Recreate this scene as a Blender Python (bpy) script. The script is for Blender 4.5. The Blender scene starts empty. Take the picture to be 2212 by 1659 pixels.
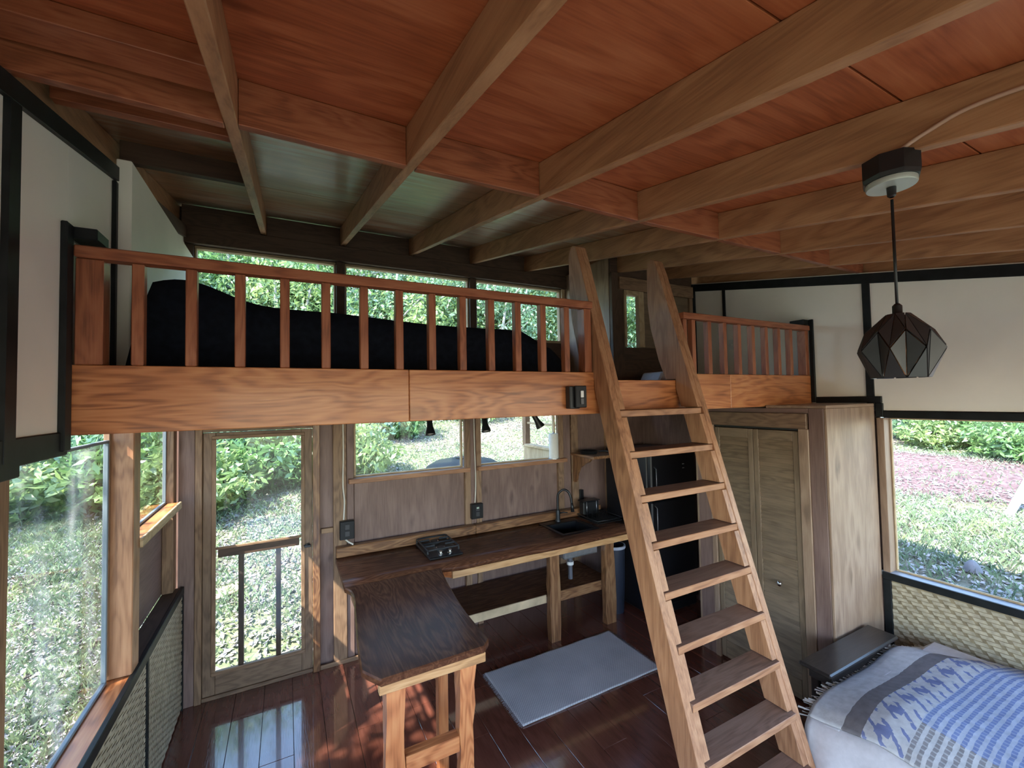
import bpy, bmesh, math, random
import numpy as np
from mathutils import Vector, Matrix

random.seed(7)
rng = np.random.default_rng(11)
S = bpy.context.scene
COL = S.collection

# ------------------------------------------------------------------ camera
CAM_Z = 2.2
FPX, IMW, IMH = 926.468, 2212, 1659
YAW, PITCH, ROLL = math.radians(27.7631), math.radians(1.9152), math.radians(-1.0731)
cam_d = bpy.data.cameras.new('camera')
cam_d.sensor_fit = 'HORIZONTAL'
cam_d.sensor_width = 36.0
cam_d.lens = 36.0 * FPX / IMW
cam_d.clip_start = 0.05
cam_d.clip_end = 300
cam = bpy.data.objects.new('camera', cam_d)
COL.objects.link(cam)
fw = Vector((math.sin(YAW) * math.cos(PITCH), math.cos(YAW) * math.cos(PITCH), math.sin(PITCH)))
rt = Vector((math.cos(YAW), -math.sin(YAW), 0))
up = rt.cross(fw)
r2 = math.cos(ROLL) * rt + math.sin(ROLL) * up
u2 = -math.sin(ROLL) * rt + math.cos(ROLL) * up
M3 = Matrix((r2, u2, -fw)).transposed()
cam.matrix_world = Matrix.Translation((0, 0, CAM_Z)) @ M3.to_4x4()
S.camera = cam

# ------------------------------------------------------------------ light
S.view_settings.view_transform = 'Standard'
S.view_settings.look = 'None'
S.view_settings.gamma = 1.0
S.view_settings.use_curve_mapping = False
S.view_settings.exposure = 3.4

SUN_EL, SUN_AZ = math.radians(49), math.radians(22)      # travels towards +x, a little +y
sun_dir = Vector((math.cos(SUN_EL) * math.cos(SUN_AZ), math.cos(SUN_EL) * math.sin(SUN_AZ), -math.sin(SUN_EL)))
world = bpy.data.worlds.new('sky')
S.world = world
world.use_nodes = True
wn = world.node_tree.nodes
wl = world.node_tree.links
sky = wn.new('ShaderNodeTexSky')
sky.sky_type = 'NISHITA'
sky.sun_disc = False
sky.sun_elevation = SUN_EL
sky.sun_rotation = math.radians(270) - SUN_AZ
sky.air_density = 1.0
sky.dust_density = 0.7
sky.ozone_density = 1.4
wl.new(sky.outputs[0], wn['Background'].inputs[0])
wn['Background'].inputs[1].default_value = 0.16
sun_l = bpy.data.lights.new('sun', 'SUN')
sun_l.energy = 2.15
sun_l.angle = math.radians(0.6)
sun_l.color = (1.0, 0.92, 0.81)
sun = bpy.data.objects.new('sun', sun_l)
COL.objects.link(sun)
sun.rotation_euler = sun_dir.to_track_quat('-Z', 'Y').to_euler()

# ------------------------------------------------------------------ materials
MATS = {}


def new_mat(name):
    m = bpy.data.materials.new(name)
    m.use_nodes = True
    nt = m.node_tree
    return m, nt.nodes, nt.links, nt.nodes['Principled BSDF']


def coords(N, L, axis, along, across):
    """object coordinates shifted per object and stretched along the grain axis"""
    tc = N.new('ShaderNodeTexCoord')
    oi = N.new('ShaderNodeObjectInfo')
    mul = N.new('ShaderNodeVectorMath'); mul.operation = 'MULTIPLY_ADD'
    cb = N.new('ShaderNodeCombineXYZ')
    for i in range(3):
        L.new(oi.outputs['Random'], cb.inputs[i])
    mul.inputs[1].default_value = (17.3, 29.1, 41.7)
    L.new(cb.outputs[0], mul.inputs[0])
    L.new(tc.outputs['Object'], mul.inputs[2])
    mp = N.new('ShaderNodeMapping')
    sc = [across] * 3
    sc[axis] = along
    mp.inputs['Scale'].default_value = sc
    L.new(mul.outputs[0], mp.inputs['Vector'])
    return mp.outputs[0], mul.outputs[0]


def math_node(N, L, op, a, b=None, c=None):
    n = N.new('ShaderNodeMath'); n.operation = op
    for i, v in enumerate((a, b, c)):
        if v is None:
            continue
        if hasattr(v, 'links'):
            L.new(v, n.inputs[i])
        else:
            n.inputs[i].default_value = v
    return n.outputs[0]


def ramp(N, L, fac, stops):
    r = N.new('ShaderNodeValToRGB')
    e = r.color_ramp.elements
    while len(e) < len(stops):
        e.new(0.5)
    for k, (p, c) in zip(e, stops):
        k.position = p
        k.color = (*c, 1) if len(c) == 3 else c
    L.new(fac, r.inputs[0])
    return r.outputs[0]


def mixc(N, L, fac, a, b, mode='MIX'):
    n = N.new('ShaderNodeMix'); n.data_type = 'RGBA'; n.blend_type = mode
    for sock, v in ((n.inputs['Factor'], fac), (n.inputs['A'], a), (n.inputs['B'], b)):
        if hasattr(v, 'links'):
            L.new(v, sock)
        else:
            sock.default_value = v if not isinstance(v, tuple) else (*v, 1)
    return n.outputs['Result']


WOODS = dict(
    # dark, mid, light, ring frequency, grain scale, knots, rough, coat, wear
    ceiling=((.24, .058, .022), (.43, .125, .048), (.54, .19, .080), 3.0, 1.9, .8, .42, .10),
    ceil_sheen_wear=((.18, .078, .040), (.31, .140, .070), (.39, .20, .105), 3.0, 1.9, .5, .34, .2),  # ceiling wood toned less red for window sheen; its pale streaks are wear
    apron=((.26, .13, .055), (.46, .25, .11), (.56, .34, .17), 4.0, 2.4, .2, .42, .1),
    rafter=((.23, .105, .050), (.39, .195, .092), (.48, .26, .13), 3.0, 2.2, .5, .55, .0),
    rail=((.15, .045, .020), (.30, .095, .042), (.38, .14, .065), 4.0, 3.0, .25, .42, .1),
    koa=((.16, .045, .015), (.44, .155, .055), (.58, .255, .10), 8.0, 1.5, .55, .34, .2),
    fir=((.18, .076, .036), (.335, .158, .078), (.43, .228, .122), 4.0, 2.4, .45, .5, .05),
    tread=((.13, .070, .048), (.225, .130, .092), (.29, .175, .13), 4.0, 2.6, .3, .5, .05),
    wall=((.12, .070, .056), (.20, .125, .104), (.25, .165, .138), 1.3, 2.4, .45, .6, .0),
    stud=((.105, .060, .034), (.23, .135, .078), (.31, .195, .115), 4.0, 3.0, .22, .6, .0),
    darkbeam=((.040, .022, .014), (.075, .042, .026), (.10, .058, .036), 4.0, 2.6, .2, .6, .0),
    counter=((.045, .017, .010), (.085, .034, .019), (.15, .068, .034), 7.0, 2.0, .1, .22, .0),
    pod=((.050, .019, .009), (.19, .085, .036), (.34, .185, .088), 6.0, 2.2, .3, .4, .15),
    floor=((.085, .027, .018), (.120, .040, .026), (.150, .054, .036), 2.0, 3.0, .05, .10, 1.0),
    closet=((.17, .105, .068), (.27, .175, .116), (.36, .25, .172), 1.6, 3.0, .8, .5, .05),
    door=((.090, .055, .034), (.19, .115, .070), (.25, .16, .10), 4.0, 3.0, .1, .55, .0),
    louver=((.12, .080, .048), (.195, .135, .084), (.25, .175, .112), 2.5, 3.0, .05, .6, .0),
    deck=((.05, .028, .018), (.09, .052, .034), (.12, .07, .045), 3.0, 2.0, .1, .6, .0),
    light=((.28, .19, .10), (.46, .34, .20), (.56, .43, .27), 4.0, 3.0, .05, .6, .0),
    ebony=((.010, .008, .007), (.020, .016, .014), (.035, .028, .024), 3.0, 3.0, .0, .35, .3),
)


def wood(kind, axis):
    key = (kind, axis)
    if key in MATS:
        return MATS[key]
    dk, md, lt, freq, sc, knots, rough, coat = WOODS[kind]
    m, N, L, P = new_mat('%s_wood_%s' % (kind, 'xyz'[axis]))
    v, raw = coords(N, L, axis, .55 * sc, 4.2 * sc)
    n1 = N.new('ShaderNodeTexNoise'); n1.inputs['Scale'].default_value = 1.0
    n1.inputs['Detail'].default_value = 3.0; n1.inputs['Distortion'].default_value = .9
    L.new(v, n1.inputs['Vector'])
    vk, _ = coords(N, L, axis, .75 * sc, 2.1 * sc)
    vo = N.new('ShaderNodeTexVoronoi'); vo.inputs['Scale'].default_value = 1.0
    vo.inputs['Randomness'].default_value = 1.0
    nk = N.new('ShaderNodeTexNoise'); nk.inputs['Scale'].default_value = 3.0
    L.new(vk, nk.inputs['Vector'])
    kd = N.new('ShaderNodeVectorMath'); kd.operation = 'MULTIPLY_ADD'
    kd.inputs[1].default_value = (.22, .22, .22)
    L.new(nk.outputs['Color'], kd.inputs[0]); L.new(vk, kd.inputs[2])
    L.new(kd.outputs[0], vo.inputs['Vector'])
    swirl = math_node(N, L, 'POWER', math_node(N, L, 'SUBTRACT', 1.0, math_node(N, L, 'MINIMUM', vo.outputs['Distance'], 1.0)), 3.0)
    n1v = math_node(N, L, 'MULTIPLY_ADD', swirl, .9, n1.outputs[0])
    band = math_node(N, L, 'MULTIPLY', n1v, freq * 6.283)
    band = math_node(N, L, 'SINE', band)
    band = math_node(N, L, 'MULTIPLY_ADD', band, .5, .5)
    v2, _ = coords(N, L, axis, 3.0 * sc, 60.0 * sc)
    n2 = N.new('ShaderNodeTexNoise'); n2.inputs['Scale'].default_value = 1.0
    n2.inputs['Detail'].default_value = 4.0
    L.new(v2, n2.inputs['Vector'])
    n3 = N.new('ShaderNodeTexNoise'); n3.inputs['Scale'].default_value = 1.4
    n3.inputs['Detail'].default_value = 2.0
    L.new(raw, n3.inputs['Vector'])
    f = math_node(N, L, 'MULTIPLY', band, .24)
    f = math_node(N, L, 'MULTIPLY_ADD', n2.outputs[0], .54, f)
    f = math_node(N, L, 'MULTIPLY_ADD', n3.outputs[0], .40, f)
    c = ramp(N, L, f, [(.28, dk), (.56, md), (.86, lt)])
    if knots > 0:
        mr = N.new('ShaderNodeMapRange')
        mr.inputs['From Min'].default_value = .02; mr.inputs['From Max'].default_value = .17
        mr.inputs['To Min'].default_value = knots; mr.inputs['To Max'].default_value = 0
        L.new(vo.outputs['Distance'], mr.inputs['Value'])
        c = mixc(N, L, mr.outputs[0], c, tuple(x * .6 for x in dk))
    if kind == 'ceil_sheen_wear':
        v4, _ = coords(N, L, axis, 1.6, 26.0)
        n4 = N.new('ShaderNodeTexNoise'); n4.inputs['Scale'].default_value = 1.0
        n4.inputs['Detail'].default_value = 5.0; n4.inputs['Distortion'].default_value = .8
        L.new(v4, n4.inputs['Vector'])
        st = ramp(N, L, math_node(N, L, 'MULTIPLY', n4.outputs[0], n3.outputs[0]), [(.25, (0, 0, 0)), (.35, (.6, .6, .6))])
        c = mixc(N, L, st, c, (.40, .38, .31))
    if kind in ('ceiling', 'ceil_sheen_wear', 'wall', 'closet'):
        v5, _ = coords(N, L, axis, 2.6, 5.2)
        nw = N.new('ShaderNodeTexNoise'); nw.inputs['Scale'].default_value = 2.5
        L.new(v5, nw.inputs['Vector'])
        wv = N.new('ShaderNodeVectorMath'); wv.operation = 'MULTIPLY_ADD'; wv.inputs[1].default_value = (.3, .3, .3)
        L.new(nw.outputs['Color'], wv.inputs[0]); L.new(v5, wv.inputs[2])
        vp = N.new('ShaderNodeTexVoronoi'); vp.inputs['Scale'].default_value = 1.0
        L.new(wv.outputs[0], vp.inputs['Vector'])
        sc_ = N.new('ShaderNodeSeparateColor'); L.new(vp.outputs['Color'], sc_.inputs[0])
        kn = N.new('ShaderNodeMapRange')
        kn.inputs['From Min'].default_value = .05; kn.inputs['From Max'].default_value = .15
        kn.inputs['To Min'].default_value = .75; kn.inputs['To Max'].default_value = 0
        L.new(vp.outputs['Distance'], kn.inputs['Value'])
        c = mixc(N, L, math_node(N, L, 'MULTIPLY', kn.outputs[0], math_node(N, L, 'GREATER_THAN', sc_.outputs[0], .45)), c, tuple(x * .75 for x in dk))
    L.new(c, P.inputs['Base Color'])
    P.inputs['Roughness'].default_value = rough
    P.inputs['Coat Weight'].default_value = coat
    if kind == 'counter':
        P.inputs['Specular IOR Level'].default_value = .06
    P.inputs['Coat Roughness'].default_value = .05 if kind == 'floor' else .12
    b = N.new('ShaderNodeBump'); b.inputs['Strength'].default_value = .16; b.inputs['Distance'].default_value = .004
    L.new(n2.outputs[0], b.inputs['Height'])
    L.new(b.outputs[0], P.inputs['Normal'])
    MATS[key] = m
    return m


def plain(name, col, rough=.5, metal=0.0, noise=.0, nscale=8.0, coat=0.0, bump=0.0, spec=.5):
    if name in MATS:
        return MATS[name]
    m, N, L, P = new_mat(name)
    P.inputs['Roughness'].default_value = rough
    P.inputs['Metallic'].default_value = metal
    P.inputs['Coat Weight'].default_value = coat
    P.inputs['Specular IOR Level'].default_value = spec
    tc = N.new('ShaderNodeTexCoord')
    n = N.new('ShaderNodeTexNoise'); n.inputs['Scale'].default_value = nscale; n.inputs['Detail'].default_value = 5
    L.new(tc.outputs['Object'], n.inputs['Vector'])
    c = ramp(N, L, n.outputs[0], [(.3, tuple(x * (1 - noise) for x in col)), (.7, tuple(min(1, x * (1 + noise)) for x in col))])
    L.new(c, P.inputs['Base Color'])
    if bump:
        b = N.new('ShaderNodeBump'); b.inputs['Strength'].default_value = bump; b.inputs['Distance'].default_value = .004
        L.new(n.outputs[0], b.inputs['Height']); L.new(b.outputs[0], P.inputs['Normal'])
    MATS[name] = m
    return m


WHITE = plain('white_wall_board', (.87, .83, .74), .55, noise=.05, nscale=2.5, bump=.03)
BLACK = plain('black_trim_paint', (.010, .012, .013), .5, noise=.35, nscale=14, spec=.25)
MATTE_BLACK = plain('matte_black_metal', (.010, .011, .013), .35, noise=.1)
GLOSS_BLACK = plain('gloss_black', (.008, .008, .010), .35, noise=.1, spec=.3)
FRIDGE_BLACK = plain('fridge_black_enamel', (.006, .006, .008), .4, noise=.1)
CHROME = plain('chrome', (.75, .76, .78), .12, 1.0)
STEEL = plain('brushed_steel', (.50, .51, .54), .35, .9, noise=.1, nscale=30)
WHITE_PLASTIC = plain('white_plastic', (.72, .72, .70), .4)
PAPER = plain('paper_towel_paper', (.74, .74, .70), .85, noise=.04, nscale=60, bump=.2)
NAVY = plain('navy_bedding_cloth', (.010, .013, .022), .9, noise=.3, nscale=30, bump=.2, spec=.15)
BIN = plain('dark_blue_bin_plastic', (.016, .020, .034), .45, noise=.1)
CASTIRON = plain('cast_iron', (.020, .022, .026), .5, noise=.2, nscale=40)
CABLE = plain('white_cable_sheath', (.66, .62, .55), .5)
COPPER = plain('copper_lining', (.40, .20, .11), .35, .6)
SHADE = plain('dark_lamp_shade', (.045, .048, .054), .33, .3, noise=.15)
SHEET = plain('pale_ribbed_sheet', (.56, .54, .56), .9, noise=.06, nscale=40, bump=.15)
RUGM = plain('grey_rug_cotton', (.30, .30, .33), .95, noise=.15, nscale=60, bump=.3)
ROCK = plain('grey_rock', (.16, .16, .18), .8, noise=.3)
MATSTRIP = plain('woven_leaf_strip', (.39, .335, .235), .6, noise=.22, nscale=22)
MATWARP = plain('woven_leaf_backing', (.27, .215, .13), .7, noise=.25, nscale=22)
BARK = plain('pale_grey_bark', (.34, .33, .32), .85, noise=.35, nscale=9)
ROOFDARK = plain('roof_deck_dark', (.02, .012, .010), .8)


def leaf_mat(name, col, trans=.45, var=.35):
    m, N, L, P = new_mat(name)
    out = N['Material Output']
    N.remove(P)
    tc = N.new('ShaderNodeTexCoord')
    n = N.new('ShaderNodeTexNoise'); n.inputs['Scale'].default_value = 2.4; n.inputs['Detail'].default_value = 6
    L.new(tc.outputs['Object'], n.inputs['Vector'])
    c = ramp(N, L, n.outputs[0], [(.32, tuple(x * (1 - var) for x in col)), (.5, col), (.68, (min(1, col[0] * (1 + 1.5 * var)), min(1, col[1] * (1 + .8 * var)), col[2] * (1 + .2 * var)))])
    d = N.new('ShaderNodeBsdfDiffuse'); t = N.new('ShaderNodeBsdfTranslucent'); g = N.new('ShaderNodeBsdfGlossy')
    g.inputs['Roughness'].default_value = .35
    L.new(c, d.inputs[0]); L.new(c, t.inputs[0])
    mx = N.new('ShaderNodeMixShader'); mx.inputs[0].default_value = trans
    L.new(d.outputs[0], mx.inputs[1]); L.new(t.outputs[0], mx.inputs[2])
    mx2 = N.new('ShaderNodeMixShader'); mx2.inputs[0].default_value = .08
    L.new(mx.outputs[0], mx2.inputs[1]); L.new(g.outputs[0], mx2.inputs[2])
    L.new(mx2.outputs[0], out.inputs[0])
    return m


LEAF = [leaf_mat('leaf_mid_green', (.14, .28, .10)), leaf_mat('leaf_pale_green', (.23, .35, .14)), leaf_mat('leaf_blue_green', (.14, .27, .17))]
GRASS = leaf_mat('grass_green', (.18, .26, .15), .3)
LITTER = leaf_mat('dry_fallen_leaf', (.34, .33, .33), .1, .3)


def glass_mat(name, dirty):
    m, N, L, P = new_mat(name)
    out = N['Material Output']
    N.remove(P)
    t = N.new('ShaderNodeBsdfTransparent'); t.inputs[0].default_value = (.95, .97, .96, 1)
    g = N.new('ShaderNodeBsdfGlossy'); g.inputs['Roughness'].default_value = .03
    lw = N.new('ShaderNodeLayerWeight'); lw.inputs['Blend'].default_value = .5
    fr = math_node(N, L, 'MULTIPLY_ADD', math_node(N, L, 'POWER', lw.outputs['Facing'], 5.0), .8, .03)
    mx = N.new('ShaderNodeMixShader')
    L.new(fr, mx.inputs[0]); L.new(t.outputs[0], mx.inputs[1]); L.new(g.outputs[0], mx.inputs[2])
    last = mx
    if dirty:
        tc = N.new('ShaderNodeTexCoord')
        mp = N.new('ShaderNodeMapping'); mp.inputs['Scale'].default_value = (3, 5, 1.2)
        n = N.new('ShaderNodeTexNoise'); n.inputs['Scale'].default_value = 1.0; n.inputs['Detail'].default_value = 7
        L.new(tc.outputs['Object'], mp.inputs[0]); L.new(mp.outputs[0], n.inputs['Vector'])
        c = ramp(N, L, n.outputs[0], [(.5, (0, 0, 0)), (.75, (dirty, dirty, dirty))])
        d = N.new('ShaderNodeBsdfDiffuse'); d.inputs[0].default_value = (.7, .72, .75, 1)
        tr = N.new('ShaderNodeBsdfTranslucent'); tr.inputs[0].default_value = (.7, .72, .75, 1)
        ad = N.new('ShaderNodeMixShader'); ad.inputs[0].default_value = .5
        L.new(d.outputs[0], ad.inputs[1]); L.new(tr.outputs[0], ad.inputs[2])
        m2 = N.new('ShaderNodeMixShader')
        L.new(c, m2.inputs[0]); L.new(mx.outputs[0], m2.inputs[1]); L.new(ad.outputs[0], m2.inputs[2])
        last = m2
    L.new(last.outputs[0], out.inputs[0])
    return m


GLASS = glass_mat('window_glass', 0)
DIRTY = glass_mat('smeared_window_glass', .20)


def ground_mat():
    m, N, L, P = new_mat('garden_soil')
    tc = N.new('ShaderNodeTexCoord')
    n = N.new('ShaderNodeTexNoise'); n.inputs['Scale'].default_value = .55; n.inputs['Detail'].default_value = 8
    L.new(tc.outputs['Object'], n.inputs['Vector'])
    n2 = N.new('ShaderNodeTexNoise'); n2.inputs['Scale'].default_value = 9; n2.inputs['Detail'].default_value = 8
    L.new(tc.outputs['Object'], n2.inputs['Vector'])
    g = ramp(N, L, n2.outputs[0], [(.3, (.10, .13, .07)), (.7, (.21, .23, .14))])
    s = ramp(N, L, n2.outputs[0], [(.3, (.13, .11, .09)), (.7, (.26, .23, .20))])
    f = ramp(N, L, n.outputs[0], [(.42, (0, 0, 0)), (.58, (1, 1, 1))])
    c = mixc(N, L, f, g, s)
    # strip of reddish bark mulch east of the house
    sp = N.new('ShaderNodeSeparateXYZ'); L.new(tc.outputs['Object'], sp.inputs[0])
    xx = math_node(N, L, 'MULTIPLY_ADD', n.outputs[0], 2.0, sp.outputs[0])
    a = math_node(N, L, 'GREATER_THAN', xx, 11.3)
    b2 = math_node(N, L, 'LESS_THAN', xx, 16.5)
    a = math_node(N, L, 'MULTIPLY', a, b2)
    mu = ramp(N, L, n2.outputs[0], [(.3, (.080, .052, .054)), (.7, (.19, .128, .138))])
    c = mixc(N, L, a, c, mu)
    L.new(c, P.inputs['Base Color'])
    P.inputs['Roughness'].default_value = .95
    P.inputs['Specular IOR Level'].default_value = .1
    return m


def blanket_mat():
    m, N, L, P = new_mat('woven_throw_wool')
    uv = N.new('ShaderNodeUVMap')
    sp = N.new('ShaderNodeSeparateXYZ'); L.new(uv.outputs[0], sp.inputs[0])
    u, v = sp.outputs[0], sp.outputs[1]          # metres across / metres from the fringe
    nz = N.new('ShaderNodeTexNoise'); nz.inputs['Scale'].default_value = 24; nz.inputs['Detail'].default_value = 6
    L.new(uv.outputs[0], nz.inputs['Vector'])
    vv = math_node(N, L, 'MULTIPLY_ADD', nz.outputs[0], .014, v)
    uu = math_node(N, L, 'MULTIPLY_ADD', nz.outputs[0], .03, u)
    cream, taupe, blue = (.56, .56, .57), (.20, .185, .19), (.085, .13, .36)
    rib = math_node(N, L, 'FRACT', math_node(N, L, 'MULTIPLY', vv, 1 / .034))
    rib = math_node(N, L, 'GREATER_THAN', rib, .48)
    weft = math_node(N, L, 'GREATER_THAN', math_node(N, L, 'FRACT', math_node(N, L, 'MULTIPLY', u, 1 / .028)), .3)
    side = math_node(N, L, 'GREATER_THAN', uu, .26)
    ribc = mixc(N, L, side, taupe, (.14, .20, .42))
    skylit_base = mixc(N, L, side, cream, (.46, .50, .60))  # cream tinted bluish to stand in for sky light on the throw
    ribc = mixc(N, L, math_node(N, L, 'MULTIPLY', rib, math_node(N, L, 'MULTIPLY_ADD', weft, .40, .40)), skylit_base, ribc)
    # block motif row
    mu = math_node(N, L, 'FRACT', math_node(N, L, 'MULTIPLY', uu, 1 / .17))
    row = math_node(N, L, 'MULTIPLY', math_node(N, L, 'SUBTRACT', vv, .25), 1 / .15)
    m1 = math_node(N, L, 'COMPARE', math_node(N, L, 'PINGPONG', math_node(N, L, 'MULTIPLY_ADD', mu, 1.0, row), .5), .25, .07)
    m2 = math_node(N, L, 'COMPARE', mu, .5, .16)
    m3 = math_node(N, L, 'COMPARE', row, .5, .20)
    near = math_node(N, L, 'COMPARE', mu, .5, .40)
    thr = math_node(N, L, 'GREATER_THAN', nz.outputs[0], .40)
    m1 = math_node(N, L, 'MULTIPLY', math_node(N, L, 'MULTIPLY', m1, near), thr)
    mot = math_node(N, L, 'MULTIPLY', math_node(N, L, 'MAXIMUM', m1, math_node(N, L, 'MULTIPLY', m2, m3)), .75)
    motc = mixc(N, L, mot, cream, blue)
    c = mixc(N, L, math_node(N, L, 'GREATER_THAN', vv, .17), cream, taupe)
    c = mixc(N, L, math_node(N, L, 'GREATER_THAN', vv, .255), c, motc)
    c = mixc(N, L, math_node(N, L, 'GREATER_THAN', vv, .42), c, ribc)
    dirt = ramp(N, L, nz.outputs[0], [(.3, (.78, .78, .78)), (.65, (1, 1, 1))])
    c = mixc(N, L, 1.0, c, dirt, 'MULTIPLY')
    L.new(c, P.inputs['Base Color'])
    P.inputs['Roughness'].default_value = .95
    P.inputs['Specular IOR Level'].default_value = .1
    b = N.new('ShaderNodeBump'); b.inputs['Strength'].default_value = .5; b.inputs['Distance'].default_value = .006
    L.new(math_node(N, L, 'ADD', rib, nz.outputs[0]), b.inputs['Height']); L.new(b.outputs[0], P.inputs['Normal'])
    return m


def rug_mat():
    m, N, L, P = new_mat('grey_rug_weave')
    tc = N.new('ShaderNodeTexCoord')
    sp = N.new('ShaderNodeSeparateXYZ'); L.new(tc.outputs['Object'], sp.inputs[0])
    a = math_node(N, L, 'FRACT', math_node(N, L, 'MULTIPLY', math_node(N, L, 'ADD', sp.outputs[0], sp.outputs[1]), 48))
    b_ = math_node(N, L, 'FRACT', math_node(N, L, 'MULTIPLY', math_node(N, L, 'SUBTRACT', sp.outputs[0], sp.outputs[1]), 48))
    w = math_node(N, L, 'MULTIPLY', math_node(N, L, 'GREATER_THAN', a, .5), math_node(N, L, 'GREATER_THAN', b_, .4))
    n = N.new('ShaderNodeTexNoise'); n.inputs['Scale'].default_value = 3; n.inputs['Detail'].default_value = 5
    L.new(tc.outputs['Object'], n.inputs['Vector'])
    w2 = math_node(N, L, 'MULTIPLY_ADD', w, .45, math_node(N, L, 'MULTIPLY', n.outputs[0], .7))
    c = ramp(N, L, w2, [(.2, (.32, .315, .335)), (.75, (.58, .57, .59))])
    L.new(c, P.inputs['Base Color'])
    P.inputs['Roughness'].default_value = .95
    P.inputs['Specular IOR Level'].default_value = .1
    b = N.new('ShaderNodeBump'); b.inputs['Strength'].default_value = .4; b.inputs['Distance'].default_value = .005
    L.new(w, b.inputs['Height']); L.new(b.outputs[0], P.inputs['Normal'])
    return m


# ------------------------------------------------------------------ builders
def wloc(o):
    v = Vector((0, 0, 0))
    while o is not None:
        v += Vector(o.location)
        o = o.parent
    return v


def link(name, me, mat, parent=None, loc=(0, 0, 0)):
    o = bpy.data.objects.new(name, me)
    COL.objects.link(o)
    if mat is not None and not me.materials:
        me.materials.append(mat)
    if parent is not None:
        o.parent = parent
        o.location = Vector(loc) - wloc(parent)
    else:
        o.location = loc
    return o


def thing(name, label, cat, loc, group=None):
    o = bpy.data.objects.new(name, None)
    o.empty_display_size = .05
    COL.objects.link(o)
    o.location = loc
    return tag(o, label, cat, group)


def tag(o, label, cat, group=None):
    o['label'] = label
    o['category'] = cat
    if group:
        o['group'] = group
    return o


def structure(o):
    o['kind'] = 'structure'
    return o


def hexa(name, vs, mat, parent=None, bevel=0.0, smooth=False):
    """eight corners: four bottom (ccw from above), four top"""
    vs = [Vector(v) for v in vs]
    c = sum(vs, Vector()) / 8
    bm = bmesh.new()
    b = [bm.verts.new(v - c) for v in vs]
    for f in ((3, 2, 1, 0), (4, 5, 6, 7), (0, 1, 5, 4), (1, 2, 6, 5), (2, 3, 7, 6), (3, 0, 4, 7)):
        bm.faces.new([b[i] for i in f])
    if bevel:
        bmesh.ops.bevel(bm, geom=list(bm.edges), offset=bevel, segments=1, affect='EDGES')
    me = bpy.data.meshes.new(name)
    bm.to_mesh(me)
    bm.free()
    if isinstance(mat, str):
        d = [(vs[1] - vs[0]).length, (vs[3] - vs[0]).length, (vs[4] - vs[0]).length]
        mat = wood(mat, d.index(max(d)))
    elif isinstance(mat, tuple):
        mat = wood(*mat)
    return link(name, me, mat, parent, c)


def box(name, x, y, z, mat, parent=None, bevel=.003):
    (x0, x1), (y0, y1), (z0, z1) = sorted(x), sorted(y), sorted(z)
    bevel = min(bevel, (x1 - x0) * .3, (y1 - y0) * .3, (z1 - z0) * .3)
    return hexa(name, [(x0, y0, z0), (x1, y0, z0), (x1, y1, z0), (x0, y1, z0), (x0, y0, z1), (x1, y0, z1), (x1, y1, z1), (x0, y1, z1)], mat, parent, bevel)


def prism(name, pts, axis, a0, a1, mat, parent=None, bevel=.002):
    """polygon pts in the two other axes, extruded along axis from a0 to a1"""
    def P(p, a):
        q = list(p)
        q.insert(axis, a)
        return Vector(q)
    allp = [P(p, a0) for p in pts] + [P(p, a1) for p in pts]
    lo = Vector([min(q[i] for q in allp) for i in range(3)])
    hi = Vector([max(q[i] for q in allp) for i in range(3)])
    c = (lo + hi) / 2
    bm = bmesh.new()
    n = len(pts)
    A = [bm.verts.new(P(p, a0) - c) for p in pts]
    B = [bm.verts.new(P(p, a1) - c) for p in pts]
    bm.faces.new(A)
    bm.faces.new(B[::-1])
    for i in range(n):
        bm.faces.new((A[i], B[i], B[(i + 1) % n], A[(i + 1) % n]))
    bmesh.ops.recalc_face_normals(bm, faces=bm.faces)
    if bevel:
        bmesh.ops.bevel(bm, geom=list(bm.edges), offset=bevel, segments=1, affect='EDGES')
    me = bpy.data.meshes.new(name)
    bm.to_mesh(me)
    bm.free()
    if isinstance(mat, tuple):
        mat = wood(*mat)
    return link(name, me, mat, parent, c)


def lathe(name, prof, mat, parent=None, loc=(0, 0, 0), seg=24, axis=None, smooth=True):
    """profile (r, z) revolved about z, optionally rotated so z points along axis"""
    bm = bmesh.new()
    rings = []
    for r, z in prof:
        if r < 1e-5:
            rings.append([bm.verts.new((0, 0, z))])
        else:
            rings.append([bm.verts.new((r * math.cos(2 * math.pi * k / seg), r * math.sin(2 * math.pi * k / seg), z)) for k in range(seg)])
    for a, b in zip(rings, rings[1:]):
        for k in range(seg):
            k2 = (k + 1) % seg
            if len(a) == 1 and len(b) == 1:
                continue
            if len(a) == 1:
                bm.faces.new((a[0], b[k], b[k2]))
            elif len(b) == 1:
                bm.faces.new((a[k], b[0], a[k2]))
            else:
                bm.faces.new((a[k], b[k], b[k2], a[k2]))
    bmesh.ops.recalc_face_normals(bm, faces=bm.faces)
    if axis is not None:
        bmesh.ops.transform(bm, matrix=Vector((0, 0, 1)).rotation_difference(Vector(axis)).to_matrix().to_4x4(), verts=bm.verts)
    for f in bm.faces:
        f.smooth = smooth
    me = bpy.data.meshes.new(name)
    bm.to_mesh(me)
    bm.free()
    o = link(name, me, mat, parent, loc)
    if smooth:
        md = o.modifiers.new('edges', 'EDGE_SPLIT'); md.split_angle = math.radians(40)
    return o


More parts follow.
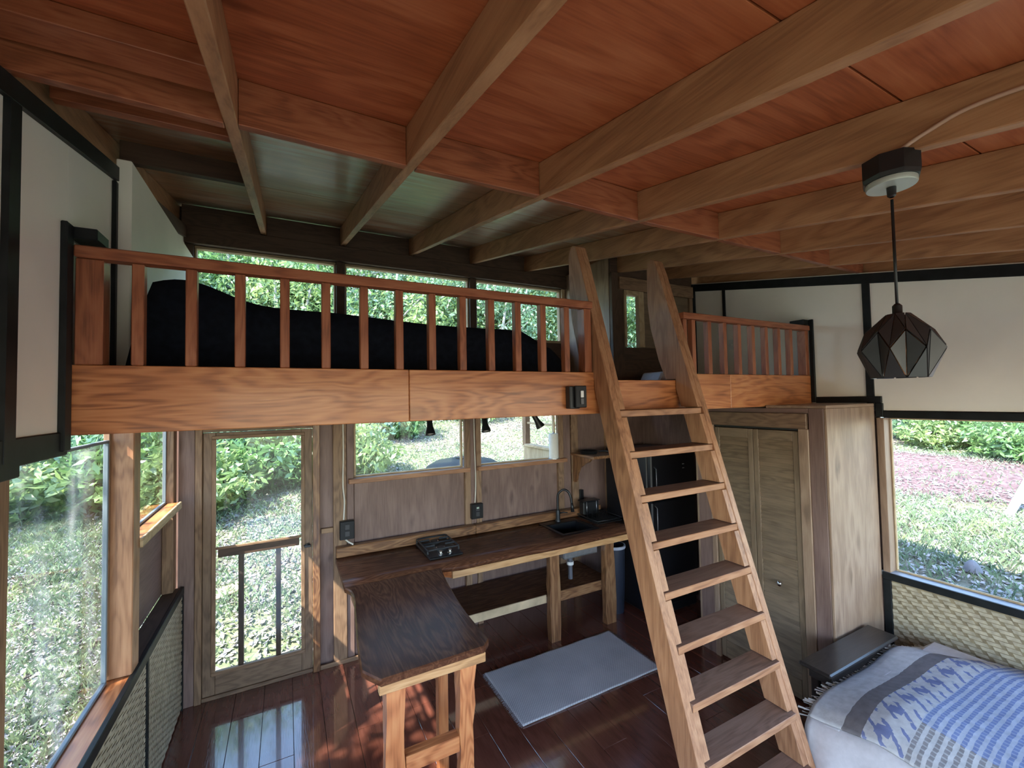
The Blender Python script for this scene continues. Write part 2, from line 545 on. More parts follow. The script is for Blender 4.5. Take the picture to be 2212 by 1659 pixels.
def tube(name, pts, r, mat, parent=None, seg=8, radii=None, cap=True):
    pts = [Vector(p) for p in pts]
    c = pts[0].copy()
    bm = bmesh.new()
    rings = []
    n = len(pts)
    prev = None
    for i, p in enumerate(pts):
        t = (pts[min(i + 1, n - 1)] - pts[max(i - 1, 0)]).normalized()
        if prev is None:
            a = t.orthogonal().normalized()
        else:
            a = (prev - t * prev.dot(t)).normalized()
        prev = a
        b = t.cross(a)
        rr = radii[i] if radii else r
        rings.append([bm.verts.new(p - c + rr * (math.cos(2 * math.pi * k / seg) * a + math.sin(2 * math.pi * k / seg) * b)) for k in range(seg)])
    for q, s in zip(rings, rings[1:]):
        for k in range(seg):
            f = bm.faces.new((q[k], q[(k + 1) % seg], s[(k + 1) % seg], s[k]))
            f.smooth = True
    if cap:
        bm.faces.new(rings[0][::-1])
        bm.faces.new(rings[-1])
    me = bpy.data.meshes.new(name)
    bm.to_mesh(me)
    bm.free()
    return link(name, me, mat, parent, c)


def smoothpath(pts, n=8):
    """Catmull-Rom through the points"""
    P = [Vector(p) for p in pts]
    P = [P[0]] + P + [P[-1]]
    out = []
    for i in range(1, len(P) - 2):
        for k in range(n):
            t = k / n
            a, b, c, d = P[i - 1], P[i], P[i + 1], P[i + 2]
            out.append(.5 * ((2 * b) + (-a + c) * t + (2 * a - 5 * b + 4 * c - d) * t * t + (-a + 3 * b - 3 * c + d) * t ** 3))
    out.append(P[-2])
    return out


def npmesh(name, verts, quads, mat, smooth=False):
    me = bpy.data.meshes.new(name)
    verts = np.asarray(verts, dtype=np.float32)
    quads = np.asarray(quads, dtype=np.int32)
    k = quads.shape[1]
    me.vertices.add(len(verts))
    me.vertices.foreach_set('co', verts.ravel())
    me.loops.add(quads.size)
    me.loops.foreach_set('vertex_index', quads.ravel())
    me.polygons.add(len(quads))
    me.polygons.foreach_set('loop_start', np.arange(0, quads.size, k, dtype=np.int32))
    me.polygons.foreach_set('loop_total', np.full(len(quads), k, dtype=np.int32))
    if smooth:
        me.polygons.foreach_set('use_smooth', np.ones(len(quads), dtype=bool))
    me.update(calc_edges=True)
    me.materials.append(mat)
    return me


# ------------------------------------------------------------------ dimensions
XL, XR, YB, YF = -.67, 3.91, 3.94, -1.7
SLOPE, ZB, DR = .19, 3.552, .155


def zr(y):            # underside of the rafters
    return ZB + (y - YB) * SLOPE


def zc(y):            # underside of the ceiling sheets
    return zr(y) + DR


# ================================================================== floor
floor = structure(box('floor', (XL - .13, XR + .13), (YF - .1, YB + .13), (-.20, -.014), ROOFDARK))
pw = .19
xs = np.arange(XL - .05, XR + .08, pw)
for i, x0 in enumerate(xs):
    y0 = YF - random.random() * 1.2
    while y0 < YB + .05:
        y1 = y0 + 1.22
        a, b = max(y0, YF - .02), min(y1, YB + .05)
        if b - a > .05:
            box('plank', (x0 + .0012, min(x0 + pw, XR + .08) - .0012), (a + .001, b - .001), (-.014, 0), ('floor', 1), floor, .0015)
        y0 = y1
structure(box('trim_1', (XL - .14, XL - .03), (YF, YB + .1), (-.75, -.201), 'darkbeam'))
structure(box('trim_2', (XR + .03, XR + .14), (YF, YB + .1), (-.75, -.201), 'darkbeam'))
structure(box('trim_3', (XL - .02, XR + .02), (YB + .04, YB + .12), (-.75, -.201), 'darkbeam'))

# ================================================================== ceiling
def slab_y(name, x0, x1, y0, y1, off0, off1, mat, parent, bevel=.002, f=zr):
    """box whose bottom and top follow the roof slope"""
    return hexa(name, [(x0, y0, f(y0) + off0), (x1, y0, f(y0) + off0), (x1, y1, f(y1) + off0), (x0, y1, f(y1) + off0),
                       (x0, y0, f(y0) + off1), (x1, y0, f(y0) + off1), (x1, y1, f(y1) + off1), (x0, y1, f(y1) + off1)], mat, parent, bevel)


RY0, RY1, RX0, RX1 = -2.3, 4.62, -1.35, 4.62
ceiling = structure(slab_y('ceiling', RX0, RX1, RY0, RY1, DR + .02, DR + .06, ROOFDARK, None))
RAFT = [-.16, .435, 1.035, 1.645, 2.27, 2.88, 3.485]
yrows = [RY0, -.66, .56, 1.78, 3.0, RY1]
xcols = [RX0, -.16, 1.645, 3.485, RX1]
for a, b in zip(yrows, yrows[1:]):
    for c, d in zip(xcols, xcols[1:]):
        slab_y('plywood_sheet', c + .002, d - .002, a + .003, b - .003, DR, DR + .018, ('ceiling' if b < 2 else 'ceil_sheen_wear', 0), ceiling, .001)
for x in [XL - .065] + RAFT + [XR + .065, RX0 + .03, RX1 - .03]:
    slab_y('rafter', x - .02, x + .02, RY0 + .05, RY1 - .05, 0, DR - .001, ('rafter', 1), ceiling, .003)
bays = [XL - .045] + RAFT + [XR + .045]
for i in range(len(bays) - 1):
    a, b = bays[i] + .021, bays[i + 1] - .021
    dy = random.uniform(-.012, .012)
    hexa('blocking', [(a, 1.63 + dy, zr(1.63)), (b, 1.63 - dy, zr(1.63)), (b, 1.67 - dy, zr(1.63) + .004), (a, 1.67 + dy, zr(1.63) + .004),
                      (a, 1.63 + dy, zc(1.63) - .001), (b, 1.63 - dy, zc(1.63) - .001), (b, 1.67 - dy, zc(1.67) - .001), (a, 1.67 + dy, zc(1.67) - .001)], ('rail', 0), ceiling, .002)
a, b = bays[0] + .021, bays[1] - .021
for y, h in ((1.93, .10), (2.60, .10)):
    box('blocking', (a, b), (y, y + .04), (zc(y) - h, zc(y) - .001), ('rail' if y < 2.3 else 'darkbeam', 0), ceiling, .002)
box('ledger', (a, b), (1.48, 1.60), (zc(1.48) - .06, zc(1.48) - .001), ('rail', 0), ceiling, .002)
for i in range(len(bays) - 1):
    box('blocking', (bays[i] + .021, bays[i + 1] - .021), (YB + .0, YB + .06), (ZB - .01, zc(YB) - .002), ('darkbeam', 0), ceiling, .002)

# ================================================================== left wall
wl_ = structure(box('wall_left', (XL - .13, XL - .115), (YF, 1.60), (-.2, .80), 'wall'))
W = wl_
# upper white boards and black battens
def board_x(name, x0, x1, y0, y1, z0, mat, par, top=None, gap=0.0):
    t0 = (top if top is not None else zr(y0)) - gap
    t1 = (top if top is not None else zr(y1)) - gap
    return hexa(name, [(x0, y0, z0), (x1, y0, z0), (x1, y1, z0), (x0, y1, z0), (x0, y0, t0), (x1, y0, t0), (x1, y1, t1), (x0, y1, t1)], mat, par, .001)


for y0, y1 in ((YF, .3), (.3, 1.66), (1.66, 2.017), (2.017, 2.465), (2.465, YB)):
    board_x('wall_panel', XL - .03, XL - .004, y0 + (0 if y0 == 2.017 else .001), y1 - (0 if y1 == 2.017 else .001), 2.05 if y1 < 2.1 else 2.205, WHITE, W)
for y in (.3, 1.655):
    board_x('batten', XL - .004, XL + .012, y - .028, y + .028, 2.05, BLACK, W, gap=.02)
hexa('batten', [(XL - .004, -1.6, zr(-1.6) - .075), (XL + .014, -1.6, zr(-1.6) - .075), (XL + .014, 2.463, zr(2.463) - .075), (XL - .004, 2.463, zr(2.463) - .075),
                (XL - .004, -1.6, zr(-1.6) - .012), (XL + .014, -1.6, zr(-1.6) - .012), (XL + .014, 2.463, zr(2.463) - .012), (XL - .004, 2.463, zr(2.463) - .012)], BLACK, W, .001)
box('batten', (XL - .004, XL + .012), (2.435, 2.463), (2.31, zr(2.44) - .08), BLACK, W)
box('batten', (XL - .004, XL + .015), (1.965, 2.017), (2.05, 2.83), BLACK, W)
box('batten', (XL - .10, XL + .006), (1.70, 2.017), (2.035, 2.115), BLACK, W)
box('lintel', (XL - .10, XL + .0), (2.018, YB), (2.105, 2.119), 'stud', W)
box('batten', (XL - .10, XL + .010), (1.56, 1.712), (2.005, 2.115), BLACK, W)
hexa('batten', [(XL - .004, 2.5, zr(2.5) - .16), (XL + .012, 2.5, zr(2.5) - .16), (XL + .012, YB, zr(YB) - .1), (XL - .004, YB, zr(YB) - .1),
                (XL - .004, 2.5, zr(2.5) - .012), (XL + .012, 2.5, zr(2.5) - .012), (XL + .012, YB, zr(YB) - .012), (XL - .004, YB, zr(YB) - .012)], 'darkbeam', W, .001)
box('rail_ledge', (XL + .0, XL + .075), (2.018, 2.13), (2.79, 2.83), BLACK, W)
# outer skin above the windows
board_x('wall_panel', XL - .13, XL - .105, YF, YB + .1, 2.12, wood('wall', 1), W, gap=.0)
# lintel over windows, posts and sill cap
box('lintel', (XL - .10, XL - .006), (YF, YB), (2.12, 2.20), 'stud', W)
for y0, y1 in ((2.79, 2.90), (1.58, 1.70), (.15, .27), (-1.25, -1.13)):
    box('post', (XL - .115, XL - .004), (y0, y1), (.875, 2.034 if y1 < 2 else 2.119), ('fir' if y0 > 2 else 'stud', 2), W, .004)
box('jamb_strip', (XL - .114, XL - .09), (2.765, 2.789), (.90, 2.115), 'stud', W)
box('sill_cap', (XL - .12, XL - .012), (YF, 2.86), (.835, .872), 'koa', W)
box('sill_cap', (XL - .105, XL - .012), (2.861, YB - .01), (.835, .872), 'darkbeam', W)
box('cap_edge', (XL - .011, XL + .012), (YF, YB - .02), (.828, .880), BLACK, W)
box('wall_panel', (XL - .125, XL - .105), (2.90, YB), (.873, 1.46), 'wall', W)
box('stud', (XL - .104, XL - .04), (3.84, YB - .002), (.873, 2.11), 'stud', W)
box('stud', (XL - .104, XL - .07), (2.905, 2.96), (.873, 1.468), 'stud', W)
# bamboo-mat wainscot
def mat_panel(name, plane_x, sx, y0, y1, z0, z1, par):
    """twill of flat leaf strips: joined floats over a darker backing"""
    box('mat_backing', (plane_x, plane_x - sx * .008), (y0, y1), (z0, z1), MATWARP, par, 0)
    V, Q = [], []
    pitch, rh, ln, off = .084, .024, .058, .028
    nr = int((z1 - z0) / rh)
    for i in range(nr):
        zz = z0 + (i + .08) * rh
        o = (i * off) % pitch
        j0 = -1
        y = y0 - pitch + o
        while y < y1:
            a, b = max(y, y0), min(y + ln, y1)
            if b - a > .008:
                k = len(V)
                t = .010
                sh = .010
                V += [(plane_x + sx * .0015, a, zz), (plane_x + sx * .0065, min(b, y1), zz), (plane_x + sx * .0065, min(b + sh, y1), zz + rh * .84), (plane_x + sx * .0015, min(a + sh, y1), zz + rh * .84)]
                Q.append((k, k + 1, k + 2, k + 3) if sx > 0 else (k + 3, k + 2, k + 1, k))
            y += pitch
    me = npmesh(name, V, Q, MATSTRIP)
    o = link(name, me, None, par)
    o.location = -wloc(par)
    o['kind'] = 'stuff'
    return o


mat_panel('woven_mat', XL - .004, 1, 3.04, YB - .03, .02, .826, W)
mat_panel('woven_mat', XL - .004, 1, 1.2, 3.005, .02, .826, W)
box('batten', (XL - .004, XL + .010), (3.006, 3.039), (.0, .827), BLACK, W)
box('batten', (XL - .004, XL + .008), (YB - .029, YB - .003), (.0, .827), BLACK, W)
box('wall_panel', (XL - .10, XL - .013), (YF, YB), (.0, .834), 'wall', W)
# windows of the left wall
def window_x(name, x, y0, y1, z0, z1, glass, fr=.02, mat='stud', depth=.03):
    t = structure(bpy.data.objects.new(name, None)); COL.objects.link(t); t.location = (x, (y0 + y1) / 2, z0)
    box('frame', (x - depth / 2, x + depth / 2), (y0, y1), (z0, z0 + fr), mat, t)
    box('frame', (x - depth / 2, x + depth / 2), (y0, y1), (z1 - fr, z1), mat, t)
    box('frame', (x - depth / 2, x + depth / 2), (y0, y0 + fr), (z0 + fr, z1 - fr), mat, t)
    box('frame', (x - depth / 2, x + depth / 2), (y1 - fr, y1), (z0 + fr, z1 - fr), mat, t)
    box('pane', (x - .002, x + .002), (y0 + fr, y1 - fr), (z0 + fr, z1 - fr), glass, t, 0)
    return t


GREYF = plain('grey_window_edge', (.16, .20, .24), .5)
window_x('window_1', XL - .10, 1.701, 2.764, .873, 2.034, DIRTY, .014, GREYF, .02)
w2 = window_x('window_2', XL - .09, 2.962, 3.838, 1.505, 2.118, GLASS, .014, GREYF, .02)
box('window_sill', (XL - .105, XL - .006), (2.905, 3.838), (1.469, 1.504), 'koa', W)
box('sill_edge', (XL - .005, XL + .010), (2.895, 3.83), (1.462, 1.510), 'light', W)
# boxed-out white board beside the loft bed
box('boxed_panel', (XL + .001, XL + .056), (2.465, YB - .03), (2.306, 3.30), WHITE, W, .004)

# ================================================================== back wall
wb = structure(box('wall_back', (XL - .13, XR + .13), (YB + .095, YB + .11), (2.05, 2.305), 'wall'))
W = wb
Y1 = YB
# kitchen band: plywood panels between studs
box('wall_panel', (.20, .52), (Y1 + .04, Y1 + .06), (0, 2.25), ('wall', 2), W)
box('wall_panel', (.521, 1.60), (Y1 + .04, Y1 + .06), (0, 1.50), ('wall', 2), W)
box('wall_panel', (1.601, 2.66), (Y1 + .04, Y1 + .06), (0, 1.50), ('wall', 2), W)
box('wall_panel', (2.661, XR + .1), (Y1 + .04, Y1 + .06), (0, 2.25), ('wall', 2), W)
box('wall_panel', (XL - .12, -.60), (Y1 + .04, Y1 + .06), (0, 2.25), ('wall', 2), W)
for x0, x1, m in ((.35, .455, 'stud'), (.458, .515, 'wall'), (1.54, 1.60, 'stud'), (1.60, 1.66, 'wall'), (1.66, 1.712, 'stud'), (2.63, 2.70, 'stud'), (2.705, 2.80, 'wall'), (2.81, 2.90, 'stud'), (3.3, 3.36, 'stud')):
    box('stud', (x0, x1), (Y1 + (.0 if m == 'stud' else .012), Y1 + .04), (0.0, 2.25), (m, 2), W)
box('nailer', (.255, .349), (Y1 + .005, Y1 + .04), (1.10, 1.14), 'stud', W)
box('baseboard', (.245, .95), (Y1 - .012, Y1 + .0), (0, .035), 'stud', W)
for x0, x1 in ((.47, 1.58), (1.665, 2.72)):
    box('window_sill', (x0, x1), (Y1 - .045, Y1 + .1), (1.495, 1.535), 'fir', W)
    box('window_head', (x0, x1), (Y1, Y1 + .1), (2.06, 2.12), 'stud', W)
for n, x0, x1 in ((3, .52, 1.535), (4, 1.715, 2.625)):
    t = structure(bpy.data.objects.new('window_%d' % n, None)); COL.objects.link(t); t.location = (x0, Y1 + .06, 1.54)
    for xa, xb, za, zb in ((x0, x1, 1.536, 1.548), (x0, x1, 2.04, 2.059), (x0, x0 + .018, 1.549, 2.039), (x1 - .018, x1, 1.549, 2.039)):
        box('frame', (xa, xb), (Y1 + .045, Y1 + .085), (za, zb), 'light', t)
    box('pane', (x0 + .018, x1 - .018), (Y1 + .063, Y1 + .067), (1.549, 2.039), GLASS, t, 0)
# loft band
box('wall_panel', (XL - .1, 2.76), (Y1 + .01, Y1 + .09), (2.306, 2.80), 'darkbeam', W)
box('top_beam', (XL - .1, 2.8), (Y1 - .03, Y1 + .06), (3.41, 3.541), 'darkbeam', W)
box('wall_panel', (XL - .1, 2.8), (Y1 + .061, Y1 + .1), (3.41, zc(Y1)), 'darkbeam', W)
for x0, x1 in ((XL - .05, -.62), (.382, .452), (1.62, 1.69), (2.725, 2.765)):
    box('mullion', (x0, x1), (Y1 + .0, Y1 + .09), (2.801, 3.409), ('darkbeam' if x0 < 2 else 'light', 2), W)
for n, x0, x1 in ((5, -.618, .38), (6, .454, 1.618), (7, 1.692, 2.723)):
    t = structure(bpy.data.objects.new('window_%d' % n, None)); COL.objects.link(t); t.location = (x0, Y1 + .06, 2.83)
    for xa, xb, za, zb in ((x0, x1, 2.802, 2.83), (x0, x1, 3.388, 3.409), (x0, x0 + .014, 2.831, 3.387), (x1 - .014, x1, 2.831, 3.387)):
        box('frame', (xa, xb), (Y1 + .03, Y1 + .085), (za, zb), 'light', t)
    box('pane', (x0 + .014, x1 - .014), (Y1 + .063, Y1 + .067), (2.831, 3.387), GLASS, t, 0)
# stepped-in loft corner
box('return_panel', (2.77, 2.80), (3.21, YB + .05), (2.306, 3.56), 'closet', W)
JW = structure(box('wall_corner', (2.77, 2.91), (3.165, 3.205), (2.306, 3.40), 'darkbeam'))
box('wall_panel', (2.911, XR - .03), (3.18, 3.205), (2.306, 2.68), 'darkbeam', JW)
box('window_header', (2.85, XR - .03), (3.14, 3.20), (3.24, 3.36), 'stud', JW)
box('wall_panel', (2.77, XR), (3.181, 3.2), (3.361, zc(3.2) - .01), 'darkbeam', JW)
box('casing', (2.912, 2.94), (3.15, 3.205), (2.681, 3.239), 'light', JW)
box('casing', (3.10, 3.17), (3.15, 3.205), (2.681, 3.239), 'light', JW)
box('casing', (2.941, 3.099), (3.15, 3.205), (3.19, 3.239), 'light', JW)
box('casing', (3.83, 3.88), (3.15, 3.205), (2.681, 3.239), 'stud', JW)
box('pane', (2.941, 3.099), (3.185, 3.189), (2.681, 3.189), GLASS, JW, 0)
box('shutter_panel', (3.171, 3.829), (3.17, 3.195), (2.681, 3.239), 'louver', JW)

# ================================================================== door
d1 = structure(bpy.data.objects.new('door_1', None)); COL.objects.link(d1); d1.location = (-.18, YB + .02, 0)
DY0, DY1 = YB + .01, YB + .05
box('stile', (-.555, -.476), (DY0, DY1), (.03, 1.98), 'door', d1)
box('stile', (.108, .190), (DY0, DY1), (.03, 1.98), 'door', d1)
box('rail', (-.475, .107), (DY0, DY1), (1.935, 1.98), 'door', d1)
box('rail', (-.475, .107), (DY0, DY1), (.03, .19), 'door', d1)
box('rail', (-.46, .092), (DY0 + .004, DY1 + .03), (1.035, 1.098), 'darkbeam', d1)
for xa, xb, za, zb in ((-.5, .133, .17, .2), (-.5, .133, 1.93, 1.955), (-.5, -.472, .201, 1.929), (.105, .133, .201, 1.929), (-.471, .104, 1.099, 1.118)):
    box('glazing_bead', (xa, xb), (DY0 - .012, DY0 - .001), (za, zb), 'stud', d1)
for x in (-.312, -.058):
    box('upright_bar', (x - .018, x + .018), (DY0 + .02, DY1 + .03), (.19, 1.034), 'darkbeam', d1)
box('pane', (-.475, .107), (DY0 + .008, DY0 + .011), (.195, 1.93), GLASS, d1, 0)
lt_ = box('latch', (.128, .175), (DY0 - .03, DY0 - .001), (1.015, 1.035), MATTE_BLACK, d1)
tube('latch_bolt', [(.125, DY0 - .02, 1.03), (.165, DY0 - .02, 1.045)], .006, MATTE_BLACK, lt_)
t = structure(box('trim_4', (.192, .245), (YB - .02, YB + .04), (0, 2.2), 'pod'))
t = structure(box('trim_5', (-.60, -.557), (YB - .012, YB + .04), (0, 2.2), 'stud'))
structure(box('trim_6', (XL - .03, -.602), (YB - .004, YB + .035), (0, 2.2), ('wall', 2)))
structure(box('trim_7', (-.6, .245), (YB + .0, YB + .05), (1.985, 2.2), 'door'))
structure(box('trim_8', (-.556, .191), (YB + .0, YB + .06), (0, .028), 'door'))

# ================================================================== right wall
wr = structure(box('wall_right', (XR + .10, XR + .12), (YF, YB + .1), (-.2, .86), 'wall'))
W = wr
for y0, y1 in ((YF, .2), (.2, 1.61), (1.61, 2.80), (2.80, 3.21)):
    board_x('wall_panel', XR + .004, XR + .03, y0 + .001, y1 - .001, 2.06, WHITE, W)
for y, wd in ((1.609, .024), (2.80, .014), (.2, .024)):
    board_x('batten', XR - .010, XR + .004, y - wd, y + wd, 2.06 if y < 2 else 2.31, BLACK, W, gap=.03)
box('batten', (XR - .014, XR + .004), (3.14, 3.20), (2.306, zr(3.17) - .03), BLACK, W)
hexa('batten', [(XR - .014, YF, zr(YF) - .085), (XR + .004, YF, zr(YF) - .085), (XR + .004, 3.2, zr(3.2) - .085), (XR - .014, 3.2, zr(3.2) - .085),
                (XR - .014, YF, zr(YF) - .01), (XR + .004, YF, zr(YF) - .01), (XR + .004, 3.2, zr(3.2) - .01), (XR - .014, 3.2, zr(3.2) - .01)], BLACK, W, .001)
box('batten', (XR - .014, XR + .004), (1.985, 2.018), (2.12, 2.815), BLACK, W)
box('rail_ledge', (XR - .085, XR + .0), (2.019, 2.13), (2.775, 2.815), BLACK, W)
box('batten', (XR - .016, XR + .004), (1.54, 1.984), (2.115, 2.165), BLACK, W)
box('batten', (XR - .010, XR + .05), (1.536, 1.583), (2.01, 2.114), BLACK, W)
box('batten', (XR - .010, XR + .10), (YF, 1.535), (2.005, 2.055), BLACK, W)
board_x('wall_panel', XR + .10, XR + .12, YF, YB + .1, 2.05, wood('wall', 1), W)
box('wall_panel', (XR + .004, XR + .03), (2.0, YB + .04), (0, 2.06), 'wall', W)
box('wall_panel', (XR + .10, XR + .119), (1.60, YB + .1), (.861, 2.05), 'wall', W)
box('jamb', (XR + .0, XR + .10), (1.537, 1.583), (.873, 2.004), ('closet', 2), W)
box('post', (XR + .0, XR + .10), (-.9, -.8), (.873, 2.004), ('stud', 2), W)
box('sill_cap', (XR - .0, XR + .12), (YF, 1.60), (.842, .872), plain('pale_sill_paint', (.34, .36, .40), .4, noise=.15), W)
box('batten', (XR - .016, XR - .001), (YF, 1.583), (.822, .872), BLACK, W)
box('batten', (XR - .012, XR + .002), (1.535, 1.583), (0, .821), BLACK, W)
mat_panel('woven_mat', XR + .0, -1, -.6, 1.534, .02, .82, W)
box('wall_panel', (XR + .010, XR + .09), (YF, 1.6), (0, .841), 'wall', W)
window_x('window_8', XR + .09, -.799, 1.536, .873, 2.004, GLASS, .012, 'light', .02)

# ================================================================== front wall (behind the viewer): posts, header, wide opening shaped to let fill light in
wf = structure(box('wall_front', (XL - .13, XR + .13), (YF - .1, YF), (2.34, zc(YF)), 'wall'))
for x in (XL - .06, .75, 2.2, XR + .06):
    box('post', (x - .06, x + .06), (YF - .1, YF), (0, 2.339), 'stud', wf)

# ================================================================== loft
loft = thing('sleeping_loft', 'koa-fronted timber sleeping loft spanning the room above the kitchen', 'loft', (1.6, 3.0, 2.10))
box('deck', (XL, XR), (2.061, YB), (2.255, 2.300), 'deck', loft)
for x0, x1 in ((XL, .513), (.515, 1.655)):
    box('fascia_board', (x0, x1), (2.02, 2.06), (2.10, 2.345), 'koa', loft)
box('fascia_board', (1.657, 2.374), (2.02, 2.06), (2.10, 2.300), 'koa', loft)
for x0, x1 in ((2.376, 2.86), (2.862, XR)):
    box('fascia_board', (x0, x1), (2.02, 2.06), (2.10, 2.345), 'koa', loft)
for y in (2.5, 2.95, 3.4):
    box('joist', (XL, XR), (y, y + .04), (2.14, 2.254), 'wall', loft)


def railing(label, x0, x1, posts, bals):
    t = thing('loft_railing', label, 'railing', ((x0 + x1) / 2, 2.04, 2.346), 'loft railings')
    box('top_rail', (x0, x1), (2.005, 2.065), (2.722, 2.764), 'rail', t, .004)
    for x, w in posts:
        box('post', (x - w / 2, x + w / 2), (2.018, 2.085), (2.346, 2.721), 'rail', t)
    for x in bals:
        box('baluster', (x - .018, x + .018), (2.02, 2.062), (2.346, 2.721), 'rail', t)
    return t


railing('long reddish wooden loft railing left of the ladder', XL + .016, 1.607, [(XL + .055, .075), (1.575, .05)], [-.483 + .1592 * k for k in range(13)])
railing('short reddish wooden loft railing right of the ladder', 2.378, XR - .018, [(3.865, .045)], [2.405, 2.49, 2.655, 2.82, 2.985, 3.15, 3.315, 3.48, 3.645])

# bed on the loft
lb = thing('loft_bed', 'low bed with dark navy bedding behind the loft railing', 'bed', (.5, 3.05, 2.301))
box('mattress', (-.54, 1.55), (2.40, 3.80), (2.301, 2.50), plain('mattress_cloth', (.03, .035, .05), .9), lb, .03)


def drape(name, x0, x1, y0, y1, hf, mat, parent, nx=60, ny=40, thick=.02):
    xs_ = np.linspace(x0, x1, nx); ys_ = np.linspace(y0, y1, ny)
    V = [(x, y, hf(x, y)) for y in ys_ for x in xs_]
    Q = [(j * nx + i, j * nx + i + 1, (j + 1) * nx + i + 1, (j + 1) * nx + i) for j in range(ny - 1) for i in range(nx - 1)]
    me = npmesh(name, V, Q, mat, True)
    o = link(name, me, None, parent)
    if parent:
        o.location = -wloc(parent)
    md = o.modifiers.new('thickness', 'SOLIDIFY'); md.thickness = thick; md.offset = -1
    return o


def bed_h(x, y):
    ex = min(1, max(0, (x + .58) / .05)) * min(1, max(0, (1.66 - x) / .34))
    ey = min(1, max(0, (y - 2.33) / .07)) * min(1, max(0, (3.84 - y) / .07))
    e = (max(0, min(ex, ey))) ** .45
    top = .365 + .13 * math.exp(-((x + .42) / .22) ** 2) - .03 * max(0, (x - .2)) + .008 * math.sin(5 * x + 3 * y) + .006 * math.sin(11 * y)
    return 2.325 + top * e * (1 - .12 * max(0, (3.2 - y)) )


drape('duvet', -.60, 1.68, 2.32, 3.85, bed_h, NAVY, lb)
box('sheet_edge', (-.565, -.545), (2.36, 2.42), (2.40, 2.62), SHEET, lb)
fl = thing('folded_cloth', 'small pale folded cloth lying on loft floor behind ladder', 'cloth', (3.0, 2.95, 2.301))
prism('cloth_stack', [(2.95, 2.301), (3.25, 2.301), (3.2, 2.40), (3.02, 2.42)], 1, 2.8, 3.05, SHEET, fl, .015)

# ================================================================== ladder
lad = thing('loft_ladder', 'sturdy wooden ladder stair leaning against the loft front', 'ladder', (1.99, 1.26, 0))


def yfr(z):
    return 1.695 + (z - 1.638) * .31


def ytr(z):
    return 1.859 + (z - 2.119) * .327


outer = [(1.187, 0), (1.322, 0), (2.016, 2.243), (2.016, 2.307), (2.10, 2.307), (2.16, 2.45), (2.225, 2.68), (2.245, 2.85), (2.245, 3.10), (2.228, 3.15), (2.20, 3.165), (2.172, 3.15), (2.133, 3.05)]
zt = [2.119 - .2245 * k for k in range(10)]
upper = [(yfr(2.125) + .002, 2.125), (1.978, 2.125), (2.016, 2.243), (2.016, 2.307), (2.10, 2.307), (2.16, 2.45), (2.225, 2.68), (2.245, 2.85), (2.245, 3.10), (2.228, 3.15), (2.20, 3.165), (2.172, 3.15), (2.135, 3.05)]
for xo, xi in (((1.61, 1.653), (1.6535, 1.693)), ((2.331, 2.374), (2.291, 2.3305))):
    prism('stringer', outer, 0, xo[0], xo[1], ('fir', 2), lad, .003)
    prism('stringer_lining', upper, 0, xi[0], xi[1], ('fir', 2), lad, .002)
    for k in range(10):
        za = zt[k] - .037
        zb_ = zt[k + 1] + .004 if k < 9 else 0.0
        prism('cleat', [(yfr(za) + .004, za), (yfr(za) + .128, za), (yfr(zb_) + .128, zb_), (yfr(zb_) + .004, zb_)], 0, xi[0], xi[1], ('fir', 2), lad, .0015)
for z in zt:
    td = box('tread', (1.6545, 2.3295), (ytr(z) - .006, ytr(z) + .135), (z - .036, z), ('tread', 0), lad, .003)
    td.data.materials.append(wood('fir', 0))
    for p in td.data.polygons:
        if p.normal.y < -.6:
            p.material_index = 1

# light switch on the fascia
sw = thing('light_switch', 'black boxed light switch with white rocker on loft fascia', 'switch', (1.46, 2.018, 2.20))
box('back_box', (1.405, 1.475), (1.975, 2.019), (2.135, 2.262), MATTE_BLACK, sw, .004)
box('cover_plate', (1.432, 1.508), (1.955, 1.974), (2.140, 2.264), GLOSS_BLACK, sw, .004)
box('rocker', (1.462, 1.482), (1.948, 1.954), (2.198, 2.236), WHITE_PLASTIC, sw)
box('dimmer', (1.462, 1.482), (1.949, 1.954), (2.160, 2.194), plain('grey_plastic', (.10, .10, .11), .4), sw)
sp_ = thing('wall_switch_plate', 'small white switch plate on white wall beside loft railing', 'switch', (XR - .004, 2.725, 2.66))
box('plate', (XR - .004, XR + .003), (2.705, 2.765), (2.64, 2.74), WHITE_PLASTIC, sp_)
box('toggle', (XR - .009, XR - .0045), (2.728, 2.742), (2.68, 2.70), WHITE_PLASTIC, sp_)

# ================================================================== bar counter
bar = thing('bar_counter', 'dark glossy live-edge bar top on wooden legs jutting into room', 'counter', (.65, 2.7, 0))
left = smoothpath([(.356, 3.248, 0), (.395, 3.12, 0), (.368, 2.80, 0), (.335, 2.48, 0), (.318, 2.222, 0)], 5)
right_ = smoothpath([(.972, 2.27, 0), (.978, 2.58, 0), (1.02, 3.0, 0), (1.06, 3.248, 0)], 4)
poly = [(p.x, p.y) for p in left] + [(.387, 2.105), (.923, 2.115), (.97, 2.165)] + [(p.x, p.y) for p in right_]
prism('slab', poly, 2, .862, .900, ('counter', 1), bar, .007)
box('apron', (.385, .932), (2.125, 2.165), (.812, .8615), 'apron', bar)
for x in (.40, .90):
    box('apron', (x, x + .03), (2.166, 3.24), (.812, .8615), 'pod', bar)


